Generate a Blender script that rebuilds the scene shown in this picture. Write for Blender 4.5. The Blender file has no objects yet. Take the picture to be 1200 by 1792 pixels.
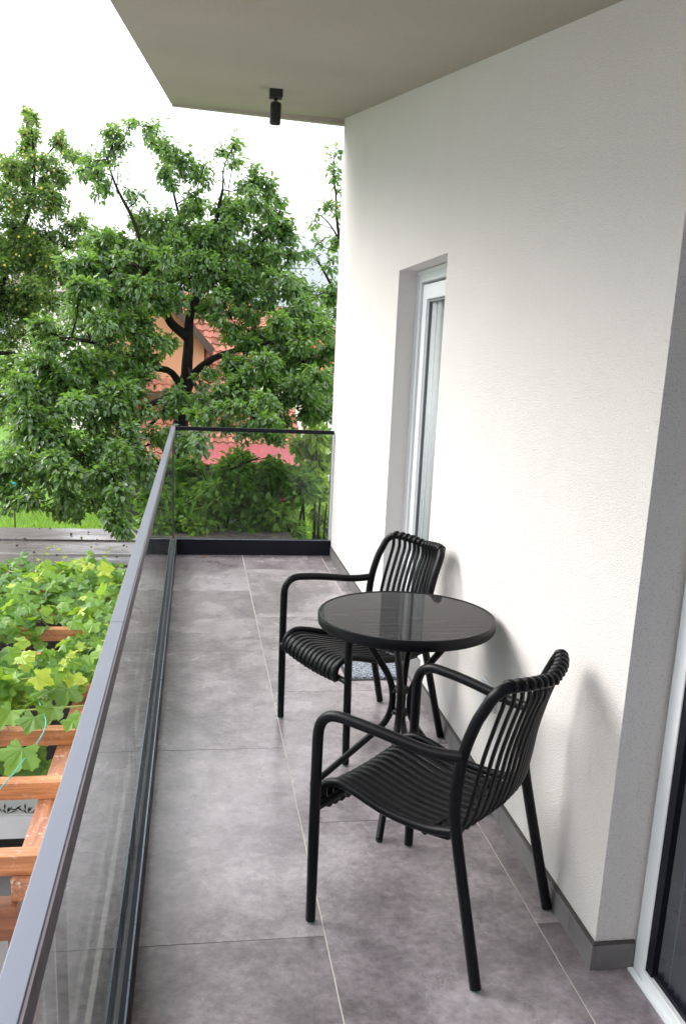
import bpy, math, random
import numpy as np
from mathutils import Vector, Matrix, noise as mnoise

random.seed(7); rng = np.random.default_rng(11)
sc = bpy.context.scene
C = sc.collection
PI = math.pi

# ------------------------------------------------------------------ camera
IMW, IMH, FPX, CX, CY = 1200.0, 1792.0, 1586.43, 595.57, 996.93
RM = np.array([[0.9874555975, 0.0056724561, 0.1577950132],
               [-0.1519400378, -0.2377723340, 0.9593636131],
               [0.0429612366, -0.9713043501, -0.2339277489]])
CAMZ = 1.6
cam = bpy.data.cameras.new('camera'); camo = bpy.data.objects.new('camera', cam); C.objects.link(camo)
cam.sensor_fit = 'VERTICAL'; cam.sensor_height = 36.0; cam.sensor_width = 24.0
cam.lens = FPX / IMH * 36.0
cam.shift_x = -(CX - IMW / 2) / IMH
cam.shift_y = (CY - IMH / 2) / IMH
cam.clip_start = 0.05; cam.clip_end = 14000
U, _, Vt = np.linalg.svd(RM @ np.diag([1, -1, -1])); Rb = U @ Vt
m = Matrix([[*Rb[0], 0], [*Rb[1], 0], [*Rb[2], CAMZ], [0, 0, 0, 1]])
camo.matrix_world = m
sc.camera = camo

# ------------------------------------------------------------------ light
SUN_EL, SUN_AZ = math.radians(34), math.radians(-60)     # azimuth measured from +y towards +x
w = bpy.data.worlds.new('World'); sc.world = w; w.use_nodes = True
nt = w.node_tree; nt.nodes.clear()
def wn(t, **k):
    n = nt.nodes.new(t)
    for a, b in k.items(): setattr(n, a, b)
    return n
sky = wn('ShaderNodeTexSky', sky_type='NISHITA', sun_disc=False, sun_elevation=SUN_EL, sun_rotation=SUN_AZ)
sky.air_density = 1.0; sky.dust_density = 3.0
hsv = wn('ShaderNodeHueSaturation'); hsv.inputs['Saturation'].default_value = 0.35
tc = wn('ShaderNodeTexCoord'); nz = wn('ShaderNodeTexNoise'); nz.inputs['Scale'].default_value = 2.2; nz.inputs['Detail'].default_value = 5
ramp = wn('ShaderNodeValToRGB'); ramp.color_ramp.elements[0].position = 0.3; ramp.color_ramp.elements[1].position = 0.6
ramp.color_ramp.elements[0].color = (13.0, 13.6, 14.6, 1); ramp.color_ramp.elements[1].color = (16.5, 16.5, 16.5, 1)
mx = wn('ShaderNodeMixRGB'); mx.inputs[0].default_value = 0.85
bg = wn('ShaderNodeBackground'); bg.inputs['Strength'].default_value = 0.075
wo = wn('ShaderNodeOutputWorld')
L = nt.links
L.new(sky.outputs[0], hsv.inputs['Color']); L.new(tc.outputs['Generated'], nz.inputs['Vector'])
L.new(nz.outputs['Fac'], ramp.inputs['Fac']); L.new(hsv.outputs[0], mx.inputs[1]); L.new(ramp.outputs[0], mx.inputs[2])
L.new(mx.outputs[0], bg.inputs['Color']); L.new(bg.outputs[0], wo.inputs['Surface'])
sun = bpy.data.lights.new('sun', 'SUN'); sun.energy = 1.5; sun.angle = math.radians(32); sun.color = (1.0, 0.96, 0.9)
suno = bpy.data.objects.new('sun', sun); C.objects.link(suno)
sd = Vector((math.sin(SUN_AZ) * math.cos(SUN_EL), math.cos(SUN_AZ) * math.cos(SUN_EL), math.sin(SUN_EL)))
suno.rotation_euler = sd.to_track_quat('Z', 'Y').to_euler()
suno.location = (-6, 4, 9)
sc.view_settings.view_transform = 'Standard'; sc.view_settings.look = 'None'
sc.view_settings.gamma = 1; sc.view_settings.exposure = 1.66
sc.cycles.max_bounces = 10; sc.cycles.diffuse_bounces = 5; sc.cycles.glossy_bounces = 4
sc.cycles.transparent_max_bounces = 24; sc.cycles.transmission_bounces = 6

# ------------------------------------------------------------------ helpers
def P(px, py, y):
    """world point seen at pixel (px,py) of the photo at distance y along the balcony"""
    v = RM @ np.array([px - CX, py - CY, FPX]); t = y / v[1]
    return Vector((v[0] * t, y, CAMZ + v[2] * t))
def PZ(px, py, z):
    v = RM @ np.array([px - CX, py - CY, FPX]); t = (z - CAMZ) / v[2]
    return Vector((v[0] * t, v[1] * t, z))

class MB:
    def __init__(s): s.v = []; s.f = []; s.mi = []; s.n = 0
    def add(s, vs, fs, mi=0):
        s.v.extend([tuple(p) for p in vs]); s.f.extend([tuple(i + s.n for i in f) for f in fs])
        s.mi.extend([mi] * len(fs)); s.n += len(vs); return s
    def box(s, a, b, mi=0, rot=None, org=None):
        x0, y0, z0 = a; x1, y1, z1 = b
        vs = [Vector(p) for p in ((x0,y0,z0),(x1,y0,z0),(x1,y1,z0),(x0,y1,z0),(x0,y0,z1),(x1,y0,z1),(x1,y1,z1),(x0,y1,z1))]
        if rot is not None: vs = [rot @ (p - org) + org for p in vs]
        return s.add(vs, [(0,3,2,1),(4,5,6,7),(0,1,5,4),(1,2,6,5),(2,3,7,6),(3,0,4,7)], mi)
    def beam(s, p, q, wd, ht, mi=0, up=(0,0,1)):
        p, q = Vector(p), Vector(q); d = (q - p).normalized(); u = Vector(up); r = d.cross(u).normalized(); u = r.cross(d)
        vs = []
        for e in (p, q):
            for a, b in ((-1,-1),(1,-1),(1,1),(-1,1)): vs.append(e + r * a * wd / 2 + u * b * ht / 2)
        return s.add(vs, [(0,1,2,3),(7,6,5,4),(0,4,5,1),(1,5,6,2),(2,6,7,3),(3,7,4,0)], mi)
    def prism(s, pts, z0, z1, mi=0):
        n = len(pts); vs = [(x, y, z0) for x, y in pts] + [(x, y, z1) for x, y in pts]
        return s.add(vs, [tuple(range(n))[::-1], tuple(range(n, 2*n))] + [(i, (i+1) % n, n + (i+1) % n, n + i) for i in range(n)], mi)
    def tube(s, pts, r, seg=10, cap=True, mi=0, flat=1.0, flatdir=None):
        pts = [Vector(p) for p in pts]; n = len(pts)
        rs = r if hasattr(r, '__len__') else [r] * n
        t0 = (pts[1] - pts[0]).normalized(); ref = Vector((0,0,1)) if abs(t0.z) < .9 else Vector((0,1,0))
        if flatdir is not None: ref = Vector(flatdir)
        u = (ref - t0 * ref.dot(t0)).normalized(); vs = []
        for i in range(n):
            t = (pts[min(i+1, n-1)] - pts[max(i-1, 0)]).normalized()
            if flatdir is not None: u = Vector(flatdir)
            u = (u - t * u.dot(t)).normalized(); v = t.cross(u)
            for k in range(seg):
                a = 2 * PI * k / seg; vs.append(pts[i] + (u * math.cos(a) + v * math.sin(a) * flat) * rs[i])
        fs = [(i*seg + k, i*seg + (k+1) % seg, (i+1)*seg + (k+1) % seg, (i+1)*seg + k) for i in range(n-1) for k in range(seg)]
        if cap: fs += [tuple(range(seg))[::-1], tuple((n-1)*seg + k for k in range(seg))]
        return s.add(vs, fs, mi)
    def lathe(s, prof, c=(0,0,0), seg=48, mi=0):
        vs = []; c = Vector(c)
        for r, z in prof:
            for k in range(seg): a = 2*PI*k/seg; vs.append(c + Vector((r*math.cos(a), r*math.sin(a), z)))
        n = len(prof)
        fs = [(i*seg + k, i*seg + (k+1) % seg, (i+1)*seg + (k+1) % seg, (i+1)*seg + k) for i in range(n-1) for k in range(seg)]
        if prof[0][0] > 0: fs.append(tuple(range(seg))[::-1])
        if prof[-1][0] > 0: fs.append(tuple((n-1)*seg + k for k in range(seg)))
        return s.add(vs, fs, mi)
    def build(s, name, mats, parent=None, smooth=False, bevel=0, loc=None):
        me = bpy.data.meshes.new(name); me.from_pydata(s.v, [], s.f)
        for mt in (mats if isinstance(mats, (list, tuple)) else [mats]): me.materials.append(mt)
        if any(s.mi): me.polygons.foreach_set('material_index', s.mi)
        if smooth: me.polygons.foreach_set('use_smooth', [True] * len(s.f))
        me.update()
        o = bpy.data.objects.new(name, me); C.objects.link(o)
        if parent is not None: o.parent = parent
        if loc is not None: o.location = loc
        if bevel:
            b = o.modifiers.new('b', 'BEVEL'); b.width = bevel; b.segments = 2; b.limit_method = 'ANGLE'; b.angle_limit = math.radians(35)
            b.harden_normals = False
        if smooth:
            try: me.set_sharp_from_angle(angle=math.radians(40))
            except Exception: pass
        return o

def catmull(pts, n=6, closed=False):
    pts = [Vector(p) for p in pts]; out = []
    Q = [pts[0] * 2 - pts[1]] + pts + [pts[-1] * 2 - pts[-2]]
    for i in range(1, len(Q) - 2):
        a, b, c, d = Q[i-1], Q[i], Q[i+1], Q[i+2]
        for k in range(n):
            t = k / n
            out.append(0.5 * ((2*b) + (c - a)*t + (2*a - 5*b + 4*c - d)*t*t + (-a + 3*b - 3*c + d)*t**3))
    out.append(pts[-1]); return out
def rounded(pts, rad, n=5):
    """polyline with rounded corners"""
    pts = [Vector(p) for p in pts]; out = [pts[0]]
    for i in range(1, len(pts) - 1):
        a, b, c = pts[i-1], pts[i], pts[i+1]
        r = rad[i-1] if hasattr(rad, '__len__') else rad
        r1 = min(r, (a-b).length * .49, (c-b).length * .49)
        p0 = b + (a-b).normalized() * r1; p2 = b + (c-b).normalized() * r1
        for k in range(n + 1):
            t = k / n; out.append(p0*(1-t)**2 + b*2*t*(1-t) + p2*t*t)
    out.append(pts[-1]); return out

def tag(o, label=None, cat=None, group=None, kind=None):
    if label: o['label'] = label
    if cat: o['category'] = cat
    if group: o['group'] = group
    if kind: o['kind'] = kind
    return o
def thing(name, label, cat, loc=(0,0,0), rz=0, group=None):
    o = bpy.data.objects.new(name, None); C.objects.link(o); o.location = loc; o.rotation_euler = (0, 0, rz); o.empty_display_size = .1
    return tag(o, label, cat, group)
def dup(root, loc, rz, label):
    r = root.copy(); C.objects.link(r); r.location = loc; r.rotation_euler = (0, 0, rz); r['label'] = label
    for ch in list(root.children):
        c = ch.copy(); C.objects.link(c); c.parent = r
        for g in list(ch.children):
            d = g.copy(); C.objects.link(d); d.parent = c
    return r

# ------------------------------------------------------------------ materials
class NT:
    def __init__(s, name):
        s.m = bpy.data.materials.new(name); s.m.use_nodes = True; s.t = s.m.node_tree
        s.b = s.t.nodes['Principled BSDF']; s.out = s.t.nodes['Material Output']
    def n(s, t, ins=None, **k):
        x = s.t.nodes.new(t)
        for a, b in k.items(): setattr(x, a, b)
        for a, b in (ins or {}).items():
            if hasattr(b, 'is_linked') or hasattr(b, 'links'): s.t.links.new(b, x.inputs[a])
            else: x.inputs[a].default_value = b
        return x
    def l(s, a, b): s.t.links.new(a, b)
    def coord(s, scale=(1,1,1), kind='Object'):
        c = s.n('ShaderNodeTexCoord'); mp = s.n('ShaderNodeMapping'); s.l(c.outputs[kind], mp.inputs['Vector']); mp.inputs['Scale'].default_value = scale
        return mp.outputs[0]
    def noise(s, vec, scale, detail=4, rough=.55, dist=0):
        x = s.n('ShaderNodeTexNoise'); s.l(vec, x.inputs['Vector']); x.inputs['Scale'].default_value = scale
        x.inputs['Detail'].default_value = detail; x.inputs['Roughness'].default_value = rough; x.inputs['Distortion'].default_value = dist
        return x.outputs['Fac']
    def ramp(s, fac, stops):
        r = s.n('ShaderNodeValToRGB'); s.l(fac, r.inputs['Fac']); e = r.color_ramp.elements
        while len(e) > 1: e.remove(e[-1])
        e[0].position, e[0].color = stops[0][0], (*stops[0][1], 1) if hasattr(stops[0][1], '__len__') else (stops[0][1],)*3 + (1,)
        for p, c in stops[1:]:
            q = e.new(p); q.color = (*c, 1) if hasattr(c, '__len__') else (c, c, c, 1)
        return r.outputs['Color']
    def mix(s, fac, a, b, mode='MIX'):
        x = s.n('ShaderNodeMixRGB', blend_type=mode)
        for i, v in ((0, fac), (1, a), (2, b)):
            if hasattr(v, 'is_linked'): s.l(v, x.inputs[i])
            else: x.inputs[i].default_value = v if i == 0 else (*v, 1)
        return x.outputs[0]
    def bump(s, h, strength, dist):
        b = s.n('ShaderNodeBump'); s.l(h, b.inputs['Height']); b.inputs['Strength'].default_value = strength; b.inputs['Distance'].default_value = dist
        s.l(b.outputs[0], s.b.inputs['Normal']); return b
    def set(s, **k):
        for a, v in k.items():
            i = s.b.inputs[{'col': 'Base Color', 'rough': 'Roughness', 'metal': 'Metallic', 'spec': 'Specular IOR Level', 'coat': 'Coat Weight', 'coatr': 'Coat Roughness', 'sheen': 'Sheen Weight'}[a]]
            if hasattr(v, 'is_linked'): s.l(v, i)
            elif hasattr(v, '__len__'): i.default_value = (*v, 1)
            else: i.default_value = v
        return s
M = {}
def stucco(name, c1, c2):
    t = NT(name); v = t.coord()
    big = t.noise(v, 1.3, 4); fine = t.noise(v, 210, 4, .75)
    vor = t.n('ShaderNodeTexVoronoi', {'Scale': 300.0}); t.l(v, vor.inputs['Vector'])
    col = t.mix(t.ramp(big, [(.3, 0.0), (.7, 1.0)]), c1, c2)
    pit = t.ramp(fine, [(.33, .45), (.46, 1.0)])
    col = t.mix(.55, col, pit, 'MULTIPLY')
    t.set(col=col, rough=.92, spec=.25)
    h = t.mix(.5, t.ramp(fine, [(.25, 0.0), (.75, 1.0)]), vor.outputs['Distance'])
    t.bump(h, 1.0, .0034)
    return t.m
M['wall'] = stucco('wall_render', (.735, .70, .685), (.775, .74, .722))
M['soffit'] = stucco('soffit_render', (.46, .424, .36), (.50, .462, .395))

def tile_mat():
    t = NT('porcelain_tile'); v = t.coord(); v2 = t.coord((1, 1.0, 1))
    att = t.n('ShaderNodeAttribute', attribute_name='rnd')
    off = t.n('ShaderNodeVectorMath', operation='ADD'); t.l(v, off.inputs[0]); sca = t.n('ShaderNodeVectorMath', operation='SCALE'); t.l(att.outputs['Color'], sca.inputs[0]); sca.inputs['Scale'].default_value = 37.0
    t.l(sca.outputs[0], off.inputs[1]); v = off.outputs[0]
    a = t.noise(v, 2.0, 6, .58, .25); b = t.noise(v, 7, 8, .66); cfine = t.noise(v, 38, 6, .75)
    st = t.n('ShaderNodeMapping'); t.l(v, st.inputs['Vector']); st.inputs['Scale'].default_value = (2.0, 30, 1); stn = t.noise(st.outputs[0], 3, 5, .6)
    col = t.ramp(a, [(.22, (.135, .110, .120)), (.45, (.220, .184, .201)), (.60, (.310, .266, .288)), (.80, (.50, .445, .475))])
    col = t.mix(.6, col, t.ramp(b, [(.3, .45), (.7, 1.6)]), 'MULTIPLY')
    col = t.mix(.6, col, t.ramp(cfine, [(.3, .45), (.7, 1.55)]), 'MULTIPLY')
    col = t.mix(.10, col, t.ramp(stn, [(.35, .7), (.65, 1.25)]), 'MULTIPLY')
    t.set(col=col, rough=t.ramp(a, [(.2, .24), (.8, .30)]), spec=1.0)
    t.bump(t.noise(v, 14, 3, .5), .03, .002); return t.m
M['tile'] = tile_mat()
def plain(name, col, rough=.5, metal=0, spec=.5, nscale=0, namt=.15, bump=0, coat=0, bdist=.001):
    t = NT(name); t.set(col=col, rough=rough, metal=metal, spec=spec, coat=coat)
    v = t.coord(); s_ = nscale or 40
    n_ = t.noise(v, s_, 5, .6); t.set(col=t.mix(namt, col, t.ramp(n_, [(.3, .45), (.7, 1.4)]), 'MULTIPLY'))
    t.set(rough=t.ramp(n_, [(.3, max(0, rough - .05)), (.7, min(1, rough + .06))]))
    if bump: t.bump(n_, bump, bdist)
    return t.m
M['grout'] = plain('grout', (.66, .62, .57), .9, nscale=60)
M['skirt'] = plain('skirting_tile', (.16, .148, .15), .5, nscale=12, namt=.4)
M['skirt_edge'] = plain('dark_edge_strip', (.06, .052, .05), .6)
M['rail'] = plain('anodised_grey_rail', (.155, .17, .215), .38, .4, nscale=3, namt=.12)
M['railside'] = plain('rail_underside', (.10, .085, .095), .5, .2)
M['channel'] = plain('anthracite_channel', (.008, .0085, .015), .5, 0, spec=.15, nscale=6, namt=.25)
M['alu'] = plain('bright_edge', (.16, .19, .23), .3, .7)
M['white'] = plain('white_upvc', (.78, .80, .82), .35, nscale=60, namt=.04)
M['greyseal'] = plain('grey_glazing_seal', (.22, .24, .26), .5)
M['seal'] = plain('rubber_seal', (.03, .03, .035), .6)
M['black'] = plain('black_powder_coat', (.0035, .0033, .005), .38, nscale=300, namt=.2, spec=.2, bump=.12, bdist=.0003)
M['slat'] = plain('black_plastic_cord', (.003, .0028, .004), .42, spec=.18, nscale=200, namt=.2, bump=.1, bdist=.0003)
M['lampblk'] = plain('lamp_black', (.012, .012, .013), .5)
M['glide'] = plain('clear_glide', (.25, .45, .42), .3)
M['screen'] = plain('screen_mesh', (.020, .024, .036), .28, nscale=3, namt=.1, spec=1.0, coat=.6)
M['pleat'] = plain('painted_pleat_reflection', (.20, .24, .31), .35, .4, nscale=3, namt=.1)  # paler bluish tone paints reflection stripes onto alternate pleat facets
M['blind'] = plain('blind_slats', (.58, .61, .63), .45)
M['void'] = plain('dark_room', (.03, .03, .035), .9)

def glass_mat(name, tint, f0=.06, gl=(1, 1, 1), rough=.0, dirt=.03, pwr=4.2):
    t = NT(name); t.t.nodes.remove(t.b)
    tr = t.n('ShaderNodeBsdfTransparent', {'Color': (*tint, 1)}); g = t.n('ShaderNodeBsdfGlossy', {'Color': (*gl, 1), 'Roughness': rough})
    lw = t.n('ShaderNodeLayerWeight', {'Blend': .5}); pw = t.n('ShaderNodeMath', operation='POWER'); t.l(lw.outputs['Facing'], pw.inputs[0]); pw.inputs[1].default_value = pwr
    ma = t.n('ShaderNodeMath', operation='MULTIPLY_ADD'); t.l(pw.outputs[0], ma.inputs[0]); ma.inputs[1].default_value = 1 - f0; ma.inputs[2].default_value = f0
    mxs = t.n('ShaderNodeMixShader'); t.l(ma.outputs[0], mxs.inputs[0]); t.l(tr.outputs[0], mxs.inputs[1]); t.l(g.outputs[0], mxs.inputs[2])
    # light film of dust and dried rain streaks
    v = t.coord((6, 6, .5)); n_ = t.noise(v, 4, 5, .6); rp = t.ramp(n_, [(.45, 0.0), (.75, dirt * 2.5)])
    df = t.n('ShaderNodeBsdfDiffuse', {'Color': (.6, .62, .62, 1)}); mx2 = t.n('ShaderNodeMixShader')
    t.l(rp, mx2.inputs[0]); t.l(mxs.outputs[0], mx2.inputs[1]); t.l(df.outputs[0], mx2.inputs[2]); t.l(mx2.outputs[0], t.out.inputs['Surface'])
    return t.m
M['glass'] = glass_mat('balustrade_glass', (.88, .92, .91), .06, dirt=.03)
M['glass2'] = glass_mat('clear_end_glass', (.97, .985, .98), .015, dirt=.0)
M['pane'] = glass_mat('window_glass', (.95, .96, .96), .03, dirt=.0, pwr=9)

def wood(name, c1, c2, axis=1, rough=.45, wear=.0):
    t = NT(name); s_ = [14, 14, 14]; s_[axis] = .9; v = t.coord(tuple(s_)); v1 = t.coord()
    g = t.noise(v, 3.5, 6, .6, .5); kn = t.noise(v1, 1.5, 3)
    col = t.ramp(g, [(.28, c1), (.5, tuple((a+b)/2 for a, b in zip(c1, c2))), (.72, c2)])
    col = t.mix(.4, col, t.ramp(kn, [(.3, .6), (.7, 1.25)]), 'MULTIPLY')
    if wear:
        sp = t.noise(v1, 28, 6, .75); col = t.mix(t.ramp(sp, [(.56, 0.0), (.63, wear)]), col, (.62, .50, .42))
    vo_ = t.n('ShaderNodeTexVoronoi', {'Scale': 4.0}); vk = t.coord(tuple(1.0 if i != axis else .45 for i in range(3))); t.l(vk, vo_.inputs['Vector'])
    col = t.mix(t.ramp(vo_.outputs['Distance'], [(.05, .8), (.10, 0.0)]), col, (.07, .025, .010))
    t.set(col=col, rough=rough); t.bump(g, .35, .003); return t.m
M['wood_x'] = wood('orange_pine_across', (.23, .068, .019), (.62, .26, .10), 0, .45, .25)
M['wood_y'] = wood('orange_pine_along', (.20, .065, .028), (.46, .20, .10), 1, .4, .7)
M['wood_xd'] = wood('painted_shade_pine', (.12, .036, .012), (.27, .095, .035), 0, .5, .05)  # darker copy of the pine, shade on the cross beams painted in
M['wood_z'] = wood('orange_pine_upright', (.13, .038, .012), (.26, .09, .033), 2, .5, .1)  # tone lowered to paint in the shade on posts and braces

def foliage(name, stops, trans=(.34, .60, .07), tw=.40, rough=.35, spec=.5):
    t = NT(name); att = t.n('ShaderNodeAttribute', attribute_name='rnd')
    col = t.ramp(att.outputs['Fac'], stops)
    v = t.coord(); n_ = t.noise(v, 30, 2); col = t.mix(.35, col, t.ramp(n_, [(.3, .6), (.7, 1.35)]), 'MULTIPLY')
    t.set(col=col, rough=rough, spec=spec)
    tr = t.n('ShaderNodeBsdfTranslucent'); tcol = t.mix(.7, col, trans); t.l(tcol, tr.inputs['Color'])
    ms = t.n('ShaderNodeMixShader', {0: tw}); t.l(t.b.outputs[0], ms.inputs[1]); t.l(tr.outputs[0], ms.inputs[2]); t.l(ms.outputs[0], t.out.inputs['Surface'])
    return t.m
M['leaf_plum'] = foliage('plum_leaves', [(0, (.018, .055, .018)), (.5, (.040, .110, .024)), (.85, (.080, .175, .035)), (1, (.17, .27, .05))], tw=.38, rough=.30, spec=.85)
M['leaf_left'] = foliage('mirabelle_leaves', [(0, (.030, .065, .018)), (.5, (.060, .115, .028)), (.85, (.11, .17, .04)), (1, (.19, .22, .055))])
M['leaf_cherry'] = foliage('cherry_leaves', [(0, (.03, .08, .02)), (.5, (.05, .13, .03)), (1, (.12, .20, .05))])
M['leaf_hedge'] = foliage('hedge_leaves', [(0, (.026, .085, .016)), (.5, (.075, .19, .028)), (.9, (.16, .30, .04)), (1, (.25, .40, .06))], spec=.3)
M['leaf_bright'] = foliage('bright_shrub_leaves', [(0, (.12, .25, .03)), (.5, (.24, .42, .05)), (1, (.45, .58, .10))], (.5, .7, .08), .45)
M['leaf_vine'] = foliage('vine_leaves', [(0, (.045, .13, .022)), (.35, (.095, .23, .03)), (.7, (.20, .36, .04)), (1, (.46, .54, .06))], (.45, .68, .06), .42, .42)
M['fruit'] = plain('yellow_plums', (.50, .42, .06), .4)
M['cherry'] = plain('red_cherries', (.35, .02, .02), .3)
M['bark'] = plain('dark_wet_bark', (.013, .010, .009), .85, spec=.15, nscale=25, namt=.6, bump=.8, bdist=.02)
M['vinestem'] = plain('green_vine_stem', (.22, .26, .06), .6)
M['pink'] = plain('pink_petals', (.75, .05, .16), .5)

def lawn_mat():
    t = NT('lawn'); v = t.coord(); a = t.noise(v, .5, 5); b = t.noise(v, 25, 4, .7)
    col = t.ramp(a, [(.3, (.075, .17, .018)), (.7, (.14, .27, .03))])
    t.set(col=t.mix(.6, col, t.ramp(b, [(.3, .45), (.7, 1.4)]), 'MULTIPLY'), rough=.9, spec=.2); t.bump(b, .8, .05); return t.m
M['lawn'] = lawn_mat()
M['grass'] = foliage('grass_blades', [(0, (.08, .18, .02)), (1, (.20, .34, .04))], (.4, .65, .06), .4, .5)
M['paving'] = plain('terrace_paving', (.34, .32, .34), .7, nscale=2, namt=.3)
def roof_mat():
    t = NT('wet_sheet_roof'); v = t.coord((1, 2.5, 1)); v1 = t.coord(); a = t.noise(v, 1.4, 6, .6, .5); b = t.noise(v1, 11, 6, .7)
    sx = t.coord((5, .35, 1)); s_ = t.noise(sx, 2.2, 5, .6)
    col = t.ramp(a, [(.3, (.080, .062, .062)), (.55, (.12, .097, .099)), (.75, (.17, .142, .148))])
    col = t.mix(.5, col, t.ramp(b, [(.3, .6), (.7, 1.3)]), 'MULTIPLY'); col = t.mix(.35, col, t.ramp(s_, [(.35, .75), (.65, 1.2)]), 'MULTIPLY')
    t.set(col=col, rough=t.ramp(a, [(.40, .42), (.62, .22)]), spec=.6); t.bump(b, .15, .004); return t.m
M['wetroof'] = roof_mat()
M['roofedge'] = plain('pale_metal_edge', (.6, .6, .6), .35, .4)
M['mud'] = plain('brown_windfall', (.12, .085, .06), .6)
M['plumfall'] = plain('fallen_plum', (.42, .36, .26), .5)

def tiles_roof_mat(name, c1, c2):
    t = NT(name); att = t.n('ShaderNodeAttribute', attribute_name='rnd'); v = t.coord(); n_ = t.noise(v, 3, 5, .6)
    col = t.ramp(att.outputs['Fac'], [(0, c1), (1, c2)]); t.set(col=t.mix(.5, col, t.ramp(n_, [(.3, .55), (.7, 1.3)]), 'MULTIPLY'), rough=.75); return t.m
M['terra'] = tiles_roof_mat('terracotta_tiles', (.20, .060, .038), (.40, .155, .105))
M['brickroof'] = tiles_roof_mat('orange_red_tiles', (.32, .075, .035), (.50, .14, .06))
M['paleroof'] = tiles_roof_mat('weathered_grey_tiles', (.30, .25, .24), (.42, .36, .34))
M['orange'] = plain('orange_house_render', (.52, .26, .15), .85, nscale=1, namt=.2)
M['palewall'] = plain('pale_house_render', (.72, .66, .63), .85, nscale=1, namt=.1)
M['whitewall'] = plain('white_house_render', (.78, .78, .78), .85, nscale=1, namt=.08)
M['brownwood'] = plain('dark_brown_fascia', (.06, .035, .028), .7)
M['redmetal'] = plain('red_painted_sheet', (.24, .028, .034), .65, nscale=2, namt=.35)
M['winglass'] = plain('dark_window_glass', (.03, .035, .04), .1)
M['darkwood'] = plain('dark_shed_boards', (.035, .028, .026), .8, nscale=5)
M['navy'] = plain('navy_plastic', (.008, .018, .045), .45)
M['cyan'] = plain('cyan_plastic', (.05, .45, .55), .5)
M['twine'] = plain('blue_green_twine', (.05, .38, .36), .6)
M['cloth'] = plain('white_tablecloth', (.72, .72, .76), .7, nscale=6, namt=.08)
M['ink'] = plain('black_print', (.02, .02, .025), .6)
M['hill'] = plain('forest_hillside', (.055, .085, .10), .95, nscale=.02, namt=.6)
M['deadleaf'] = plain('dry_leaf', (.16, .05, .022), .7)
def mat_mat():
    t = NT('mottled_mat_pile'); v = t.coord(); n_ = t.noise(v, 95, 3, .8)
    t.set(col=t.ramp(n_, [(.40, (.03, .035, .055)), (.50, (.19, .21, .27)), (.60, (.50, .54, .62))]), rough=.95, sheen=.2); t.bump(n_, 1, .004); return t.m
M['mat'] = mat_mat()

def set_rnd(o, vals):
    at = o.data.attributes.new('rnd', 'FLOAT', 'FACE'); at.data.foreach_set('value', np.asarray(vals, dtype=np.float32))

# ------------------------------------------------------------------ balcony shell
WX, WY1, WY0 = 1.07, 7.23, 2.006
RY, RX = 7.03, -0.158
YB = -1.2                                      # how far the balcony runs behind the camera
TW, TLn = .6244, 1.244; G1 = .3654; G2 = G1 + TW
slab = MB(); slab.box((-.26, YB, -.20), (1.35, 7.10, -.012))
slab.box((-.21, YB, -.012), (1.35, 7.05, -.0025))
tl = []; tm_ = MB()
def tiles(x0, x1, ys):
    for i in range(len(ys) - 1):
        a, b = max(ys[i], YB), min(ys[i+1], 7.05)
        if b - a < .02: continue
        k = tm_.n
        tm_.box((x0 + .0024, a + .0016, -.010), (x1 - .0024, b - .0016, 0)); tl.extend([random.random()] * 6)
tiles(-.20, G1, [2.2087 + TLn * k for k in range(-4, 6)])
tiles(G1, G2, [2.836 + TLn * k for k in range(-5, 6)])
tiles(G2, 1.34, [2.2087 + TLn * k for k in range(-4, 6)])
fl = MB(); fl.v = slab.v + tm_.v; fl.f = slab.f + [tuple(i + slab.n for i in f) for f in tm_.f]; fl.mi = [1] * len(slab.f) + [0] * len(tm_.f); fl.n = len(fl.v)
o = fl.build('balcony_floor', [M['tile'], M['grout']]); set_rnd(o, [0] * len(slab.f) + tl)
tag(o, 'grey cloudy large format tiles on the balcony floor', 'floor', kind='structure')

# sloping soffit
def cz(y): return 3.275 - .162 * (WY1 - y)
sf = MB()
def cell(x, y): return x
yA, yB_ = WY1, YB
pts = [(-.19, yA), (WX + .6, yA), (WX + .6, yB_), (-.36, yB_)]
vs = [(x, y, cz(y)) for x, y in pts] + [(x, y, cz(y) + .25) for x, y in pts]
sf.add(vs, [(0,1,2,3)[::-1], (4,5,6,7), (0,4,5,1)[::-1], (1,5,6,2)[::-1], (2,6,7,3)[::-1], (3,7,4,0)[::-1]])
# drip lip at the far end, a little deeper at the wall
lip = [(-.185, yA + .004, cz(yA) + .01), (WX + .5, yA + .004, cz(yA) + .01), (WX + .5, yA + .004, cz(yA) - .055), (-.185, yA + .004, cz(yA) - .004)]
sf.add(lip + [(x, y + .06, z) for x, y, z in lip], [(0,1,2,3), (7,6,5,4), (0,4,5,1), (1,5,6,2), (2,6,7,3), (3,7,4,0)])
o = sf.build('ceiling', M['soffit']); tag(o, 'sloping rendered soffit over the balcony', 'ceiling', kind='structure')

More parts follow.
